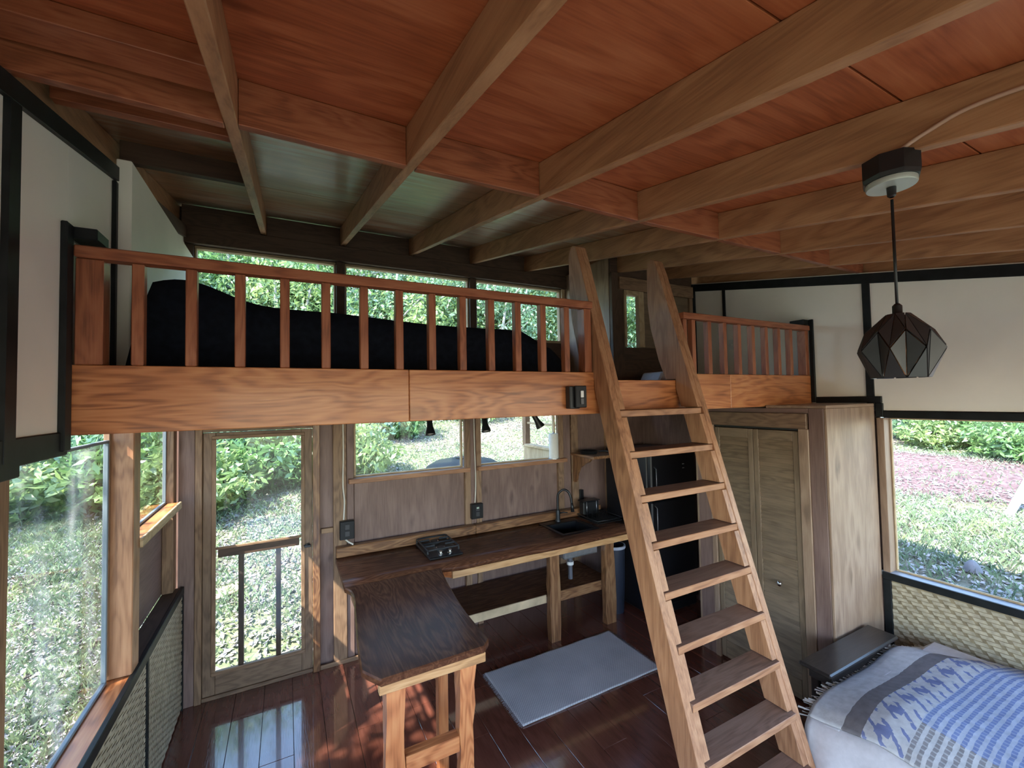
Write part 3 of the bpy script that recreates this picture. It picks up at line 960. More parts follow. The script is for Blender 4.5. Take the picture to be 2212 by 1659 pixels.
def live_leg(name, x0, x1, y0, y1, z1, par, seed, m='koa'):
    r = random.Random(seed)
    n = 9
    bm = bmesh.new()
    rings = []
    for i in range(n):
        z = z1 * i / (n - 1)
        w = [r.uniform(-.006, .006) for _ in range(4)]
        rings.append([bm.verts.new(v) for v in ((x0 + w[0] - .004 * math.sin(z * 6), y0, z), (x1 + w[1] + .008 * math.sin(z * 7 + seed), y0, z), (x1 + w[2] + .008 * math.sin(z * 7 + seed), y1, z), (x0 + w[3], y1, z))])
    for a_, b_ in zip(rings, rings[1:]):
        for k in range(4):
            bm.faces.new((a_[k], a_[(k + 1) % 4], b_[(k + 1) % 4], b_[k]))
    bm.faces.new(rings[0][::-1]); bm.faces.new(rings[-1])
    c = Vector(((x0 + x1) / 2, (y0 + y1) / 2, 0))
    bmesh.ops.translate(bm, vec=-c, verts=bm.verts)
    me = bpy.data.meshes.new(name); bm.to_mesh(me); bm.free()
    return link(name, me, wood(m, 2), par, c)


live_leg('leg', .418, .508, 2.135, 2.205, .8115, bar, 1)
live_leg('leg', .788, .868, 2.135, 2.205, .8115, bar, 2)
box('stretcher', (.510, .786), (2.140, 2.20), (.395, .475), 'koa', bar)
hexa('brace', [(.80, 2.56, .50), (.84, 2.56, .50), (.84, 2.62, .50), (.80, 2.62, .50), (.80, 2.80, .81), (.84, 2.80, .81), (.84, 2.86, .81), (.80, 2.86, .81)], ('pod', 2), bar)
box('leg', (.79, .85), (2.50, 2.558), (0, .811), ('koa', 2), bar)

# ================================================================== kitchen counter
kc = thing('kitchen_counter', 'long dark wooden kitchen counter with shelf below the windows', 'counter', (1.8, 3.5, 0))
hx0, hx1, hy0, hy1 = 2.33, 2.70, 3.43, 3.74


def holed_slab(name, xs_, ys_, hole, z0, z1, mat, parent, wob=None):
    V, F, idx = [], [], {}

    def vid(i, j, t):
        k = (i, j, t)
        if k not in idx:
            idx[k] = len(V)
            y = ys_[j]
            if j == 0 and wob:
                y += wob(xs_[i])
            V.append((xs_[i], y, z1 if t else z0))
        return idx[k]
    nx, ny = len(xs_) - 1, len(ys_) - 1
    solid = {(i, j) for i in range(nx) for j in range(ny)} - hole
    for i, j in solid:
        F.append((vid(i, j, 1), vid(i + 1, j, 1), vid(i + 1, j + 1, 1), vid(i, j + 1, 1)))
        F.append((vid(i, j + 1, 0), vid(i + 1, j + 1, 0), vid(i + 1, j, 0), vid(i, j, 0)))
        for (di, dj, a_, b_) in ((0, -1, (i, j), (i + 1, j)), (1, 0, (i + 1, j), (i + 1, j + 1)), (0, 1, (i + 1, j + 1), (i, j + 1)), (-1, 0, (i, j + 1), (i, j))):
            if (i + di, j + dj) not in solid:
                F.append((vid(*a_, 0), vid(*b_, 0), vid(*b_, 1), vid(*a_, 1)))
    c = Vector(((xs_[0] + xs_[-1]) / 2, (ys_[0] + ys_[-1]) / 2, z0))
    me = npmesh(name, np.array(V) - np.array(c), F, mat)
    return link(name, me, None, parent, c)


kx = [.36, .7, 1.06, 1.2, 1.5, 1.8, 2.1, hx0, hx1, 2.85, 3.0, 3.14]
hole_i = kx.index(hx0)
holed_slab('slab', kx, [3.2495, hy0, hy1, 3.885], {(hole_i, 1)}, .862, .900, wood('counter', 0), kc, lambda x: 0 if x < 1.1 else -.035 + .012 * math.sin(5 * x))
box('apron', (1.14, 3.13), (3.215, 3.25), (.808, .8615), 'apron', kc)
prism('apron', [(.96, 3.40), (1.00, 3.40), (1.17, 3.262), (1.14, 3.235)], 2, .808, .8615, ('koa', 0), kc)
box('backsplash', (.365, 1.615), (3.865, 3.936), (.901, .985), 'pod', kc, .006)
box('backsplash', (1.617, 3.14), (3.865, 3.936), (.901, .985), 'pod', kc, .006)
live_leg('leg', 2.10, 2.205, 3.32, 3.385, .8075, kc, 5, 'pod')
live_leg('leg', 2.735, 2.85, 3.32, 3.385, .8075, kc, 6, 'pod')
box('shelf_board', (1.1, 2.84), (3.40, 3.58), (.375, .40), 'counter', kc)
box('shelf_board', (1.1, 2.84), (3.582, 3.76), (.375, .40), 'counter', kc)
box('shelf_board', (1.1, 2.84), (3.762, 3.93), (.375, .40), 'counter', kc)
box('shelf_apron', (1.1, 2.098), (3.386, 3.399), (.33, .402), plain('pale_sapwood', (.50, .38, .24), .5, noise=.3, nscale=6), kc)
box('shelf_apron', (2.207, 2.733), (3.386, 3.399), (.31, .402), 'pod', kc)

# ---- gas cooktop
ck = thing('gas_cooktop', 'small black two-burner gas cooktop on the dark counter', 'cooktop', (1.16, 3.66, .901))
box('glass_base', (1.02, 1.31), (3.42, 3.85), (.901, .922), GLOSS_BLACK, ck, .006)
for yc in (3.58, 3.76):
    b_ = lathe('burner', [(0, 0), (.045, 0), (.045, .012), (.030, .016), (.030, .024), (0, .026)], CASTIRON, ck, (1.165, yc, .922))
    lathe('burner_ring', [(.034, .010), (.038, .010), (.038, .020), (.034, .020)], CHROME, b_, (1.165, yc, .922))
for x in (1.03, 1.30):
    box('grate_bar', (x - .006, x + .006), (3.50, 3.84), (.950, .962), CASTIRON, ck)
for y in (3.50, 3.60, 3.67, 3.76, 3.84):
    if y in (3.50, 3.67, 3.84):
        box('grate_bar', (1.036, 1.294), (y - .006, y + .006), (.950, .962), CASTIRON, ck)
    else:
        box('grate_bar', (1.036, 1.12), (y - .006, y + .006), (.950, .966), CASTIRON, ck)
        box('grate_bar', (1.21, 1.294), (y - .006, y + .006), (.950, .966), CASTIRON, ck)
for x in (1.03, 1.30):
    for y in (3.505, 3.835):
        box('grate_foot', (x - .007, x + .007), (y - .007, y + .007), (.9225, .950), CASTIRON, ck)
for x in (1.125, 1.205):
    lathe('knob', [(.018, 0), (.018, .008), (.014, .012), (.014, .03), (.010, .034), (0, .034)], CHROME, ck, (x, 3.455, .922), 18)

# ---- sink, faucet, drain
sk = thing('kitchen_sink', 'square black undermount sink with steel underside and drain pipe', 'sink', (2.515, 3.585, .9005))
Z0 = .70
box('rim', (hx0 - .035, hx0 - .001), (hy0 - .035, hy1 + .09), (.9005, .906), GLOSS_BLACK, sk)
box('rim', (hx1 + .001, hx1 + .035), (hy0 - .035, hy1 + .09), (.9005, .906), GLOSS_BLACK, sk)
box('rim', (hx0 - .001, hx1 + .001), (hy0 - .035, hy0 - .001), (.9005, .906), GLOSS_BLACK, sk)
box('rim', (hx0 - .001, hx1 + .001), (hy1 + .001, hy1 + .09), (.9005, .906), GLOSS_BLACK, sk)
for x, y in (((hx0 + .001, hx0 + .006), (hy0 + .001, hy1 - .001)), ((hx1 - .006, hx1 - .001), (hy0 + .001, hy1 - .001)), ((hx0 + .006, hx1 - .006), (hy0 + .001, hy0 + .006)), ((hx0 + .006, hx1 - .006), (hy1 - .006, hy1 - .001))):
    box('basin_wall', x, y, (Z0, .9004), MATTE_BLACK, sk, .001)
box('basin_floor', (hx0 + .001, hx1 - .001), (hy0 + .001, hy1 - .001), (Z0 - .006, Z0 - .0005), MATTE_BLACK, sk, .001)
box('steel_shell', (hx0 - .01, hx1 + .01), (hy0 - .02, hy0 - .002), (.675, .858), STEEL, sk, .004)
box('steel_shell', (hx0 - .012, hx0 - .002), (hy0 - .002, hy1), (.675, .858), STEEL, sk, .003)
box('steel_shell', (hx0 - .01, hx1 + .01), (hy0 - .02, hy1), (.668, .6745), STEEL, sk, .003)
lathe('drain_pipe', [(0, 0), (.022, 0), (.022, .13), (.030, .132), (.030, .155), (.022, .157), (.022, .222), (.03, .225), (.03, .24), (0, .24)], plain('grey_pipe', (.10, .10, .12), .4), sk, (2.46, 3.52, .4275))
lathe('pipe_collar', [(.031, 0), (.034, 0), (.034, .03), (.031, .03)], WHITE_PLASTIC, sk, (2.46, 3.52, .565))
tube('supply_hose', smoothpath([(2.36, 3.62, .667), (2.355, 3.63, .58), (2.352, 3.66, .50), (2.35, 3.68, .409)]), .008, CABLE, sk)
fa = thing('kitchen_faucet', 'tall black gooseneck faucet behind the sink', 'faucet', (2.515, 3.80, .907))
lathe('base', [(.03, 0), (.03, .01), (.022, .02), (.022, .11), (.016, .12), (0, .12)], MATTE_BLACK, fa, (2.515, 3.80, .907))
tube('spout', smoothpath([(2.515, 3.80, 1.02), (2.515, 3.80, 1.15), (2.525, 3.79, 1.20), (2.565, 3.76, 1.235), (2.60, 3.73, 1.215), (2.62, 3.715, 1.16), (2.63, 3.71, 1.09)]), .012, MATTE_BLACK, fa, 10)
tube('spray_head', [(2.63, 3.71, 1.10), (2.633, 3.708, 1.06), (2.637, 3.705, 1.01)], .015, MATTE_BLACK, fa, 12, radii=[.013, .016, .020])
tube('lever', [(2.537, 3.79, .99), (2.56, 3.77, 1.0), (2.60, 3.745, .995)], .007, MATTE_BLACK, fa)

# ---- dish rack
dr = thing('dish_rack', 'black wire dish rack with basket beside the sink', 'dish rack', (2.97, 3.68, .901))
box('drip_tray', (2.80, 3.12), (3.50, 3.85), (.901, .909), MATTE_BLACK, dr, .003)
for a_, b_ in (((2.80, 3.50), (3.12, 3.50)), ((3.12, 3.50), (3.12, 3.85)), ((3.12, 3.85), (2.80, 3.85)), ((2.80, 3.85), (2.80, 3.50))):
    tube('rim_wire', [(a_[0], a_[1], .93), (b_[0], b_[1], .93)], .005, MATTE_BLACK, dr, 6)
for k in range(14):
    x = 2.815 + k * .0225
    tube('wire', [(x, 3.505, .928), (x, 3.52, .915), (x, 3.68, .913), (x, 3.70, .985), (x, 3.715, .915), (x, 3.845, .928)], .0025, MATTE_BLACK, dr, 5)
box('utensil_basket', (2.82, 3.03), (3.76, 3.845), (.932, 1.07), MATTE_BLACK, dr, .01)
box('basket_rim', (2.812, 3.038), (3.752, 3.853), (1.0705, 1.08), MATTE_BLACK, dr, .003)
for x in (2.86, 2.99):
    tube('basket_post', [(x, 3.757, .935), (x, 3.757, 1.068)], .004, STEEL, dr, 6)

# ---- paper towel roll
pt_ = thing('paper_towel_roll', 'white paper towel roll standing on the kitchen windowsill', 'paper towel', (2.575, 3.945, 1.536))
lathe('stand_base', [(0, 0), (.062, 0), (.062, .008), (0, .008)], STEEL, pt_, (2.575, 3.945, 1.536))
lathe('roll', [(.018, .0085), (.05, .0085), (.052, .012), (.052, .268), (.05, .272), (.018, .272), (.018, .0085)], PAPER, pt_, (2.575, 3.945, 1.536), 28)
tube('spindle', [(2.575, 3.945, 1.544), (2.575, 3.945, 1.825)], .006, STEEL, pt_)

# ---- outlets and cables
def outlet(label, x0, x1, z0, z1, white_plug):
    t = thing('power_outlet', label, 'outlet', ((x0 + x1) / 2, YB - .02, z0), 'black kitchen power outlets')
    box('box', (x0, x1), (YB - .045, YB - .001), (z0, z1), MATTE_BLACK, t, .004)
    box('cover', (x0 + .003, x1 - .003), (YB - .051, YB - .0455), (z0 + .003, z1 - .003), GLOSS_BLACK, t, .002)
    for zz in (.32, .68):
        s = box('socket', ((x0 + x1) / 2 - .018, (x0 + x1) / 2 + .018), (YB - .0545, YB - .0515), (z0 + zz * (z1 - z0) - .02, z0 + zz * (z1 - z0) + .02), plain('dark_socket', (.03, .03, .035), .4), t, .001)
    if white_plug:
        box('indicator', ((x0 + x1) / 2 - .012, (x0 + x1) / 2 + .012), (YB - .058, YB - .055), (z1 - .045, z1 - .03), plain('pale_green_plastic', (.45, .55, .42), .5), t, .001)
    return t


outlet('black double power outlet at left end of the backsplash', .395, .512, 1.035, 1.19, False)
outlet('black power outlet on stud between the two kitchen windows', 1.585, 1.705, 1.035, 1.18, True)
s_ = thing('power_outlet', 'narrow black outlet box on wall above the dish rack', 'outlet', (2.93, YB + .0, 1.02), 'black kitchen power outlets')
box('box', (2.905, 2.955), (YB - .005, YB + .038), (1.02, 1.16), MATTE_BLACK, s_, .003)
box('cover', (2.908, 2.952), (YB - .010, YB - .0055), (1.023, 1.157), GLOSS_BLACK, s_, .001)
c1 = tag(tube('electric_cable', smoothpath([(.425, YB - .006, 2.24), (.43, YB - .008, 1.8), (.426, YB - .008, 1.5), (.436, YB - .008, 1.35), (.430, YB - .008, 1.195)]), .006, CABLE), 'white cable running down the stud to the left outlet', 'cable')
c2 = tag(tube('electric_cable', smoothpath([(1.64, YB + .002, 2.24), (1.642, YB + .002, 1.8), (1.65, YB + .002, 1.45), (1.645, YB - .004, 1.3), (1.635, YB - .008, 1.185)]), .006, CABLE), 'pale cable running down stud to the outlet between kitchen windows', 'cable')
c3 = tag(tube('electric_cable', smoothpath([(.44, YB - .03, 1.034), (.47, YB - .05, 1.01), (.50, YB - .06, .992)]), .007, CABLE), 'short white cable end curling below the left outlet', 'cable')

# ---- wall shelf
ws = thing('wall_shelf', 'small wooden wall shelf on a curved bracket beside the fridge', 'shelf', (2.97, 3.75, 1.55))
box('board', (2.79, 3.14), (3.53, YB - .001), (1.555, 1.585), 'pod', ws)
prism('bracket', [(YB - .001, 1.27), (YB - .03, 1.26), (YB - .06, 1.30), (YB - .075, 1.36), (YB - .12, 1.43), (YB - .20, 1.48), (YB - .28, 1.51), (YB - .33, 1.554), (YB - .001, 1.554)], 0, 2.82, 2.85, ('pod', 2), ws)
pn = thing('black_tray', 'round black dish lying on the small wall shelf', 'tray', (2.92, 3.75, 1.5855))
lathe('dish', [(0, 0), (.09, 0), (.105, .03), (.098, .032), (.085, .006), (0, .006)], MATTE_BLACK, pn, (2.92, 3.78, 1.5855))
tube('handle', [(2.99, 3.70, 1.61), (3.04, 3.64, 1.615), (3.09, 3.59, 1.61)], .009, MATTE_BLACK, pn)

# ---- track light under the loft
tl = thing('track_light', 'black track light with three small spot heads under loft', 'light', (1.46, 3.3, 2.139))
box('rail', (.85, 2.1), (3.28, 3.32), (2.118, 2.1395), MATTE_BLACK, tl)
for x, ax in ((.997, (-.05, -.35, -1)), (1.466, (0, -.35, -1)), (1.95, (.55, -.2, -1))):
    v = Vector(ax).normalized()
    j = Vector((x, 3.30, 2.045))
    h = lathe('spot_head', [(0, -.02), (.021, -.02), (.023, .04), (.026, .065), (.038, .105), (.040, .122), (.033, .122), (.029, .108), (0, .106)], MATTE_BLACK, tl, j, 20, v)
    lathe('lens', [(0, .112), (.031, .1125)], plain('frosted_lens', (.75, .75, .72), .3), h, j, 20, v)
    tube('stem', [(x, 3.30, 2.118), (x, 3.30, 2.05)], .007, MATTE_BLACK, tl)

# ---- bin
bn = thing('rubbish_bin', 'dark plastic rubbish bin with white liner edge beside fridge', 'bin', (3.0, 3.48, 0))
lathe('body', [(0, 0), (.085, 0), (.10, .3), (.108, .66), (.112, .66), (.112, .67), (.104, .67), (.098, .3), (.08, .01), (0, .01)], BIN, bn, (3.0, 3.5, 0), 28)
lathe('liner', [(.1125, .645), (.116, .647), (.117, .655), (.115, .672), (.10, .674)], plain('white_bag_film', (.35, .37, .45), .4), bn, (3.0, 3.5, 0), 28)

# ---- fridge
fr_ = thing('refrigerator', 'black upright refrigerator standing behind the ladder', 'refrigerator', (3.5, 3.5, 0))
box('body', (3.165, 3.80), (3.18, 3.80), (.03, 1.63), FRIDGE_BLACK, fr_, .01)
box('freezer_door', (3.167, 3.798), (3.12, 3.178), (1.16, 1.628), FRIDGE_BLACK, fr_, .012)
box('fridge_door', (3.167, 3.798), (3.12, 3.178), (.12, 1.152), FRIDGE_BLACK, fr_, .012)
box('kick_plate', (3.18, 3.79), (3.15, 3.179), (.03, .115), MATTE_BLACK, fr_)
for a_, b_ in ((1.2, 1.5), (.75, 1.12)):
    tube('handle', [(3.20, 3.118, a_), (3.20, 3.085, a_ + .02), (3.20, 3.085, b_ - .02), (3.20, 3.118, b_)], .006, plain('dark_handle', (.10, .10, .11), .3, .6), fr_)
for z in (1.45, 1.49):
    box('hinge', (3.60, 3.625), (3.112, 3.119), (z, z + .008), STEEL, fr_, .001)
lathe('badge', [(0, 0), (.018, 0), (.018, .004), (0, .004)], STEEL, fr_, (3.62, 3.119, .19), 14, (0, -1, 0))
for x in (3.2, 3.76):
    lathe('foot', [(0, 0), (.02, 0), (.02, .03), (0, .03)], MATTE_BLACK, fr_, (x, 3.24, 0), 12)
    lathe('foot', [(0, 0), (.02, 0), (.02, .03), (0, .03)], MATTE_BLACK, fr_, (x, 3.74, 0), 12)

# ================================================================== closet
cl = thing('closet', 'plywood closet with louvered bifold doors against right wall', 'closet', (3.57, 2.1, 0))
box('front_panel', (3.235, XR - .017), (1.585, 1.603), (0, 2.09), ('closet', 2), cl)
box('top_strip', (3.235, XR - .018), (1.585, 2.0), (2.0905, 2.112), ('closet', 0), cl)
box('back_panel', (3.235, XR - .001), (2.63, 2.65), (0, 2.09), ('closet', 2), cl)
box('side_panel', (3.233, 3.25), (1.6035, 1.70), (0, 2.09), ('wall', 2), cl)
box('side_panel', (3.233, 3.25), (2.50, 2.629), (0, 2.09), ('wall', 2), cl)
box('side_panel', (3.233, 3.25), (1.701, 2.499), (2.055, 2.09), ('wall', 1), cl)
box('door_header', (3.22, 3.25), (1.71, 2.505), (1.945, 2.054), ('door', 1), cl)
box('door_track', (3.236, 3.256), (1.775, 2.455), (1.930, 1.9445), MATTE_BLACK, cl)
box('door_jamb', (3.222, 3.25), (1.701, 1.768), (0, 1.9445), ('closet', 2), cl)
box('door_jamb', (3.226, 3.25), (2.456, 2.499), (0, 1.9445), ('closet', 2), cl)
for (ya, yb), name in (((1.775, 2.113), 'n'), ((2.117, 2.45), 'f')):
    dd = thing('x', 'x', 'x', (3.25, (ya + yb) / 2, .02))
    dd.name = 'bifold_door'
    del dd['label']; del dd['category']
    dd.parent = cl
    dd.location = Vector((3.25, (ya + yb) / 2, .02)) - wloc(cl)
    for y0, y1 in ((ya, ya + .04), (yb - .04, yb)):
        box('stile', (3.238, 3.262), (y0, y1), (.02, 1.925), ('louver', 2), dd)
    for z0, z1 in ((.02, .16), (.93, 1.0), (1.85, 1.925)):
        box('rail', (3.238, 3.262), (ya + .041, yb - .041), (z0, z1), ('louver', 1), dd)
    for za, zb_ in ((.16, .93), (1.0, 1.85)):
        k_ = int(round((zb_ - za) / .034))
        for q in range(k_):
            z = za + (zb_ - za) * q / k_ + .002
            hexa('slat', [(3.240, ya + .041, z), (3.245, ya + .041, z - .002), (3.245, yb - .041, z - .002), (3.240, yb - .041, z), (3.255, ya + .041, z + .036), (3.260, ya + .041, z + .033), (3.260, yb - .041, z + .033), (3.255, yb - .041, z + .036)], ('louver', 1), dd, 0)
    if name == 'n':
        lathe('knob', [(0, 0), (.008, 0), (.008, .018), (.018, .026), (.018, .034), (.010, .040), (0, .041)], CHROME, dd, (3.238, 1.934, .80), 18, (-1, 0, 0))

# ================================================================== rug
rg = tag(drape('kitchen_rug', 1.40, 2.67, 2.59, 3.22, lambda x, y: .012 + .002 * math.sin(18 * x) * math.sin(13 * y), rug_mat(), None, 80, 50, .009), 'pale grey woven cotton rug on floor before the counter', 'rug')
V, Q = [], []
for side, x in ((-1, 1.402), (1, 2.668)):
    for k in range(170):
        y = 2.592 + k * .0037
        l = .018 + .012 * random.random()
        d = random.uniform(-.006, .006)
        n = len(V)
        V += [(x, y, .008), (x, y + .0026, .008), (x + side * l, y + .0026 + d, .003), (x + side * l, y + d, .003)]
        Q.append((n, n + 1, n + 2, n + 3))
fo = link('fringe', npmesh('fringe', V, Q, RUGM), None, rg)
fo['kind'] = 'stuff'

# ================================================================== daybed, nightstand, throw
ns = thing('narrow_side_table', 'narrow dark wooden side table between closet and daybed', 'table', (3.17, 1.48, 0))
box('top', (2.76, 3.60), (1.39, 1.565), (.548, .573), 'ebony', ns, .008)
box('apron', (2.83, 3.53), (1.42, 1.545), (.47, .5475), 'ebony', ns)
for x in (2.84, 3.48):
    for y in (1.425, 1.50):
        box('leg', (x, x + .04), (y, y + .04), (0, .4695), 'ebony', ns)

db = thing('daybed', 'low daybed with pale ribbed sheet along the right window', 'bed', (3.1, .4, 0))
box('base', (2.52, 3.84), (-1.2, 1.30), (.06, .30), 'ebony', db)
box('mattress', (2.46, 3.86), (-1.25, 1.33), (.301, .53), SHEET, db, .05)
for x in (2.6, 3.7):
    for y in (-1.1, 1.2):
        box('foot', (x, x + .06), (y, y + .06), (0, .0595), 'ebony', db)


def top_h(x, y):
    h = .545 - .05 * min(1, max(0, (y - 1.05) / .28)) + .055 * math.exp(-((x - 3.35) / .45) ** 2 - ((y - .85) / .30) ** 2) + .012 * math.sin(6 * x + 4 * y) + .010 * math.sin(9 * y - 3 * x)
    h += .03 * math.exp(-((x - 2.75) / .2) ** 2)
    d = max(0, x - 3.55)
    h -= .22 * d
    return h


def sheet_side(name):
    # hanging sheet: goes over the left edge and down with folds
    nx, ny = 22, 90
    V, Q = [], []
    for j in range(ny):
        y = -1.25 + j * (2.60) / (ny - 1)
        f = math.sin(y * 17) * .5 + math.sin(y * 31 + 1) * .3
        for i in range(nx):
            t = i / (nx - 1)
            if t < .35:
                x = 2.75 - (2.75 - 2.43) * (t / .35); z = top_h(x, y) - .012 - .01 * (t / .35) ** 3
            else:
                s = (t - .35) / .65
                x = 2.43 - .045 * math.sin(min(1, s * 2.2) * 1.57) - .06 * s * f
                z = (top_h(2.43, y) - .022) * (1 - s) + .09 * s
                if s > 0.001:
                    z -= .015 * math.sin(s * 3.14)
            V.append((x, y, z))
    for j in range(ny - 1):
        for i in range(nx - 1):
            Q.append((j * nx + i, (j + 1) * nx + i, (j + 1) * nx + i + 1, j * nx + i + 1))
    me = npmesh(name, V, Q, SHEET, True)
    o = link(name, me, None, db); o.location = -wloc(db)
    md = o.modifiers.new('thickness', 'SOLIDIFY'); md.thickness = .006; md.offset = 1
    return o


sheet_side('hanging_sheet')
# foot-end drop of the sheet at the head side
drape('sheet_head_flap', 2.44, 3.84, 1.20, 1.345, lambda x, y: top_h(x, y) - .014 - .25 * max(0, (y - 1.27) / .075) ** 1.5, SHEET, db, 50, 16, .006)
th = thing('throw_blanket', 'cream and blue woven throw with fringe over the daybed', 'blanket', (3.1, .6, .56))
nx, ny = 90, 120
V, Q, UV = [], [], []
for j in range(ny):
    t = j / (ny - 1)
    v = 2.0 * t
    for i in range(nx):
        u = i / (nx - 1) * 1.42
        x = 2.445 + u * 1.0 - .0 * v
        y = 1.345 - v * .96 + .05 * math.sin(u * 2.2) * (1 - t)
        z = top_h(x, min(y, 1.34)) + .012
        if y > 1.34:
            z -= .4 * (y - 1.34)
        z += .006 * math.sin(u * 14) * math.exp(-v * 3)
        if u < .06:
            z -= (.06 - u) * .35
        V.append((x, y, z)); UV.append((u, v))
for j in range(ny - 1):
    for i in range(nx - 1):
        Q.append((j * nx + i, (j + 1) * nx + i, (j + 1) * nx + i + 1, j * nx + i + 1))
me = npmesh('cloth', V, Q, blanket_mat(), True)
uvl = me.uv_layers.new(name='UVMap')
li = np.zeros(len(me.loops), dtype=np.int32); me.loops.foreach_get('vertex_index', li)
uvl.data.foreach_set('uv', np.array(UV, dtype=np.float32)[li].ravel())
o = link('cloth', me, None, th); o.location = -wloc(th)
md = o.modifiers.new('thickness', 'SOLIDIFY'); md.thickness = .010; md.offset = 1
V2, Q2 = [], []
for k in range(120):
    u = k / 119 * 1.42
    i = min(nx - 1, int(u / 1.42 * (nx - 1)))
    bx, by, bz = V[i]
    l = random.uniform(.03, .06); dx = random.uniform(-.02, .02)
    n = len(V2)
    V2 += [(bx - .004, by, bz + .002), (bx + .004, by, bz + .002), (bx + dx + .002, by + l, bz - .02 * random.random()), (bx + dx - .002, by + l, bz - .01)]
    Q2.append((n, n + 1, n + 2, n + 3))
fo = link('fringe', npmesh('fringe', V2, Q2, plain('cream_wool', (.55, .53, .49), .9)), None, th); fo.location = -wloc(th); fo['kind'] = 'stuff'

# ================================================================== pendant lamp
PX, PY = 1.645, .60
pz = zr(PY)
pl_ = thing('pendant_lamp', 'black faceted pendant lamp hanging from a ceiling rafter', 'lamp', (PX, PY, 2.24))
lathe('mounting_box', [(0, 0), (.070, 0), (.073, .012), (.073, .068), (0, .068)], MATTE_BLACK, pl_, (PX, PY, pz - .0745), 8, smooth=False)
lathe('canopy_disc', [(0, 0), (.060, 0), (.062, .003), (.062, .016), (0, .016)], plain('satin_canopy', (.42, .46, .42), .4, .3), pl_, (PX, PY, pz - .0915), 32)
lathe('cord_grip', [(.006, 0), (.011, .005), (.012, .03), (0, .031)], MATTE_BLACK, pl_, (PX, PY, pz - .123), 14)
tube('cord', [(PX, PY, pz - .13), (PX, PY, 2.44)], .0042, MATTE_BLACK, pl_, 8)
lathe('socket_cap', [(.026, -.01), (.020, .0), (.012, .012), (.012, .035), (.006, .042), (0, .043)], MATTE_BLACK, pl_, (PX, PY, 2.424), 16)
sh = lathe('inner_lining', [(.020, .180), (.046, .146), (.070, .112), (.076, .078), (.054, .008)], COPPER, pl_, (PX, PY, 2.24), 16)
n = 8
rings = [(.028, 2.432, 0), (.080, 2.378, .5), (.102, 2.325, 0), (.068, 2.240, .5)]


def rp(k, i):
    r, z, o = rings[k]
    a_ = 2 * math.pi * (i + o) / n + .15
    return Vector((PX + r * math.cos(a_), PY + r * math.sin(a_), z))


faces = []
for i in range(n):
    faces.append([rp(0, i), rp(0, i + 1), rp(1, i)])
    faces.append([rp(0, i), rp(1, i - 1), rp(2, i)])
    faces.append([rp(0, i), rp(2, i), rp(1, i)])
    faces.append([rp(1, i), rp(2, i), rp(3, i)])
    faces.append([rp(1, i), rp(3, i), rp(2, i + 1)])
    faces.append([rp(2, i), rp(3, i - 1), rp(3, i)])
for f in faces:
    c = sum(f, Vector()) / len(f)
    nrm = (c - Vector((PX, PY, 2.33))).normalized()
    g = [c + (p - c) * .93 for p in f]
    bm = bmesh.new()
    A = [bm.verts.new(p - c + nrm * .003) for p in g]
    B = [bm.verts.new(p - c) for p in g]
    m_ = len(g)
    if m_ == 4:
        for q in (A, B):
            bm.faces.new((q[0], q[1], q[2])); bm.faces.new((q[0], q[2], q[3]))
    else:
        bm.faces.new(A); bm.faces.new(B)
    for k in range(m_):
        bm.faces.new((A[k], A[(k + 1) % m_], B[(k + 1) % m_], B[k]))
    bmesh.ops.recalc_face_normals(bm, faces=bm.faces)
    me = bpy.data.meshes.new('shade_facet'); bm.to_mesh(me); bm.free()
    link('shade_facet', me, SHADE, pl_, c)
cx = RAFT[3] - .027
tag(tube('ceiling_cable', smoothpath([(PX - .03, PY - .02, pz - .012), (cx - .005, .56, zr(.56) + .006), (cx, .50, zr(.5) + .04), (cx, .40, zr(.4) + .075), (cx, .2, zr(.2) + .085), (cx, -.3, zr(-.3) + .08), (cx, -1.4, zr(-1.4) + .09)]), .006, plain('tan_cable', (.50, .33, .24), .5)), 'tan cable stapled along rafter to the pendant lamp', 'cable')
tag(box('outlet_cover', (XL + .001, XL + .012), (2.74, 2.80), (.20, .34), WHITE_PLASTIC), 'white outlet cover on the woven mat wainscot', 'outlet')

# ================================================================== outside
def gh(x, y):
    """height of the garden"""
    x = np.asarray(x, float); y = np.asarray(y, float)
    back = .20 * np.maximum(0, y - 4.6) - .12 * np.maximum(0, y - 15)
    left_ = .07 * np.maximum(0, -1.8 - x)
    t = np.clip((x - 4.3) / 2.2, 0, 1)
    right__ = .70 * t * t * (3 - 2 * t) + .035 * np.maximum(0, x - 6.5)
    h = -.52 + np.sqrt(back ** 2 + left_ ** 2 + right__ ** 2)
    d = np.maximum(np.maximum(-1.2 - x, x - 4.4), np.maximum(-2.4 - y, y - 4.4))
    k = np.clip(d, 0, 1)
    return h + k * (.05 * np.sin(1.3 * x + .4 * y) * np.cos(1.1 * y) + .03 * np.sin(3.1 * x) * np.sin(2.7 * y + 1))


gx = np.linspace(-34, 38, 180); gy = np.linspace(-24, 40, 160)
GX, GY = np.meshgrid(gx, gy)
V = np.stack([GX.ravel(), GY.ravel(), gh(GX, GY).ravel()], 1)
n0, n1 = len(gx), len(gy)
ii, jj = np.meshgrid(np.arange(n0 - 1), np.arange(n1 - 1))
b0 = (jj * n0 + ii).ravel()
Q = np.stack([b0, b0 + 1, b0 + n0 + 1, b0 + n0], 1)
ground = structure(link('floor_garden', npmesh('floor_garden', V, Q, ground_mat(), True), None))


